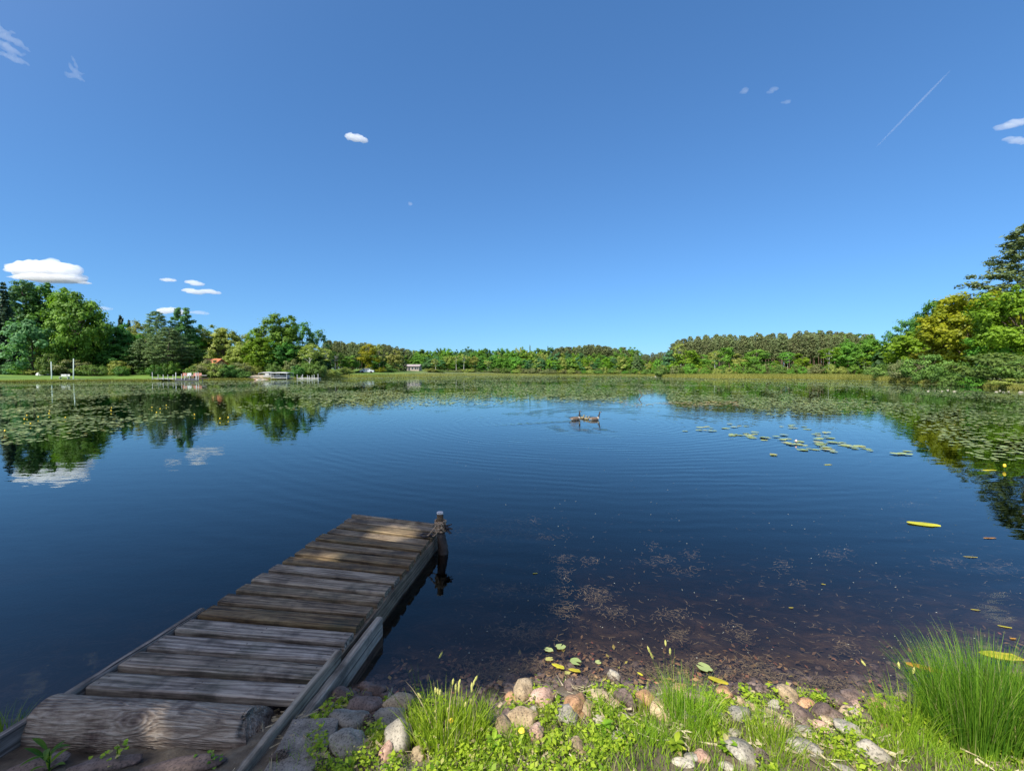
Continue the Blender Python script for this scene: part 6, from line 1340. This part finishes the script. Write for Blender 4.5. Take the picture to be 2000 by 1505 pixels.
relabel('pines behind the left tree group', [(640, 'the pale airy tree'), (655, 'the slender birch'), (682, 'the small round tree'), (719, 'the yellow-green egg-shaped tree'), (741, 'the grey-brown thin tree'), (772, 'the pale olive tree'), (800, 'the low house')], '{size} dark brownish {row} pine, {where}', [(235, 'nearer'), (999, 'rear')], 3, ('tall', 18, 668, 'lower'))
relabel('pines over the far shore', [(1090, 'the left end of the brown crest'), (1125, 'the left goose'), (1160, 'the right goose'), (1200, 'the sloping end of the crest'), (1230, 'the lone conifer')], '{size} brownish crest pine, {row}, {where}', [(243, 'nearer'), (999, 'rear')], 3, ('tall', 18, 676, 'lower'))
relabel('bushes in the reed bank', [(1302, 'the white marker post'), (1338, 'the bright rounded tree'), (1372, 'the green tree before the pines'), (1396, 'the bright white birch'), (1446, 'the pale tree before the pines'), (1476, 'the round full tree'), (1512, 'the young bright tree'), (1538, 'the thin birch'), (1566, 'the leafy tree among trunks'), (1592, 'the young lime tree'), (1619, 'the second white birch'), (1655, 'the green tree at the right'), (1688, 'the slim pale birches')], '{size} {look} sedge-bank bush, {where}', None, 3, ('taller', 3.2, 714, 'low'))
relabel('bushes along the far waterline', [(719, 'the yellow-green egg-shaped tree'), (762, 'the bush before the low house'), (803, 'the low house'), (851, 'the leaning birch'), (891, 'the first gap birch'), (906, 'the second gap birch'), (953, 'the middle birch'), (1035, 'the tallest dark tip'), (1090, 'where the brown pines begin'), (1125, 'the left goose'), (1160, 'the right goose'), (1205, 'where the brown pines end'), (1243, 'the lone conifer'), (1283, 'the leaning grey log')], '{size} {look} waterline bush, {where}', None, 3, ('taller', 3.2, 720, 'low'))
relabel('understorey bushes under the left shore trees', [(12, 'the dark pointed spruce'), (69, 'the upturned reddish boat'), (87, 'the upturned white boat'), (112, 'the left tall pole'), (154, 'the right tall pole'), (178, 'the shrub beside that dock'), (212, 'the rounded dark maple'), (250, 'the spruce tops'), (303, 'the left end of the railed dock'), (330, 'the spreading dark pine'), (360, 'the railed sitting deck'), (416, 'the orange roof'), (447, 'the olive fluffy tree'), (480, 'the sandy ramp'), (523, 'the smaller canopy'), (551, 'the main canopy'), (573, 'the bird house'), (603, 'the forked birch')], '{look} {size} understorey bush, {where}', None, 4, ('taller', 3.2, 711, 'low'))
relabel('short grass clumps of the near turf', [(682, 'the mossy grey-green rock'), (872, 'the seeding sedge tuft'), (1021, 'the yellow bloom'), (1107, 'the grey-tan rock'), (1207, 'the small grey rock'), (1345, 'the middle fine clump'), (1446, 'the long slanting rock'), (1661, 'the large pale rock'), (1703, 'the pale rock in the grass'), (1800, 'the big dense clump'), (1590, 'the smaller grey rock')], 'short grass clump in the near turf, {where}', None, 8)
relabel('broad-leaved weeds of the near turf', [(872, 'the seeding sedge tuft'), (1021, 'the yellow bloom'), (1125, 'the tan rock in the weeds'), (1207, 'the small grey rock'), (1345, 'the middle fine clump'), (1446, 'the long slanting rock'), (1661, 'the large pale rock')], 'bright broad-leaved weed in the near turf, {where}', None, 8)
relabel('pines in the skyline notch', [(1234, 'the back of the far wood'), (1243, 'the lone conifer'), (1255, 'the small green notch tree'), (1264, 'the olive notch tree'), (1274, 'the bright notch tree'), (1283, 'the leaning grey log'), (1296, 'the dark small notch tree'), (1306, 'the bluish small tree'), (1320, 'the lime small tree')], '{size} brown farthest pine, {where}', None, 2, ('taller', 18, 690, 'lower'))
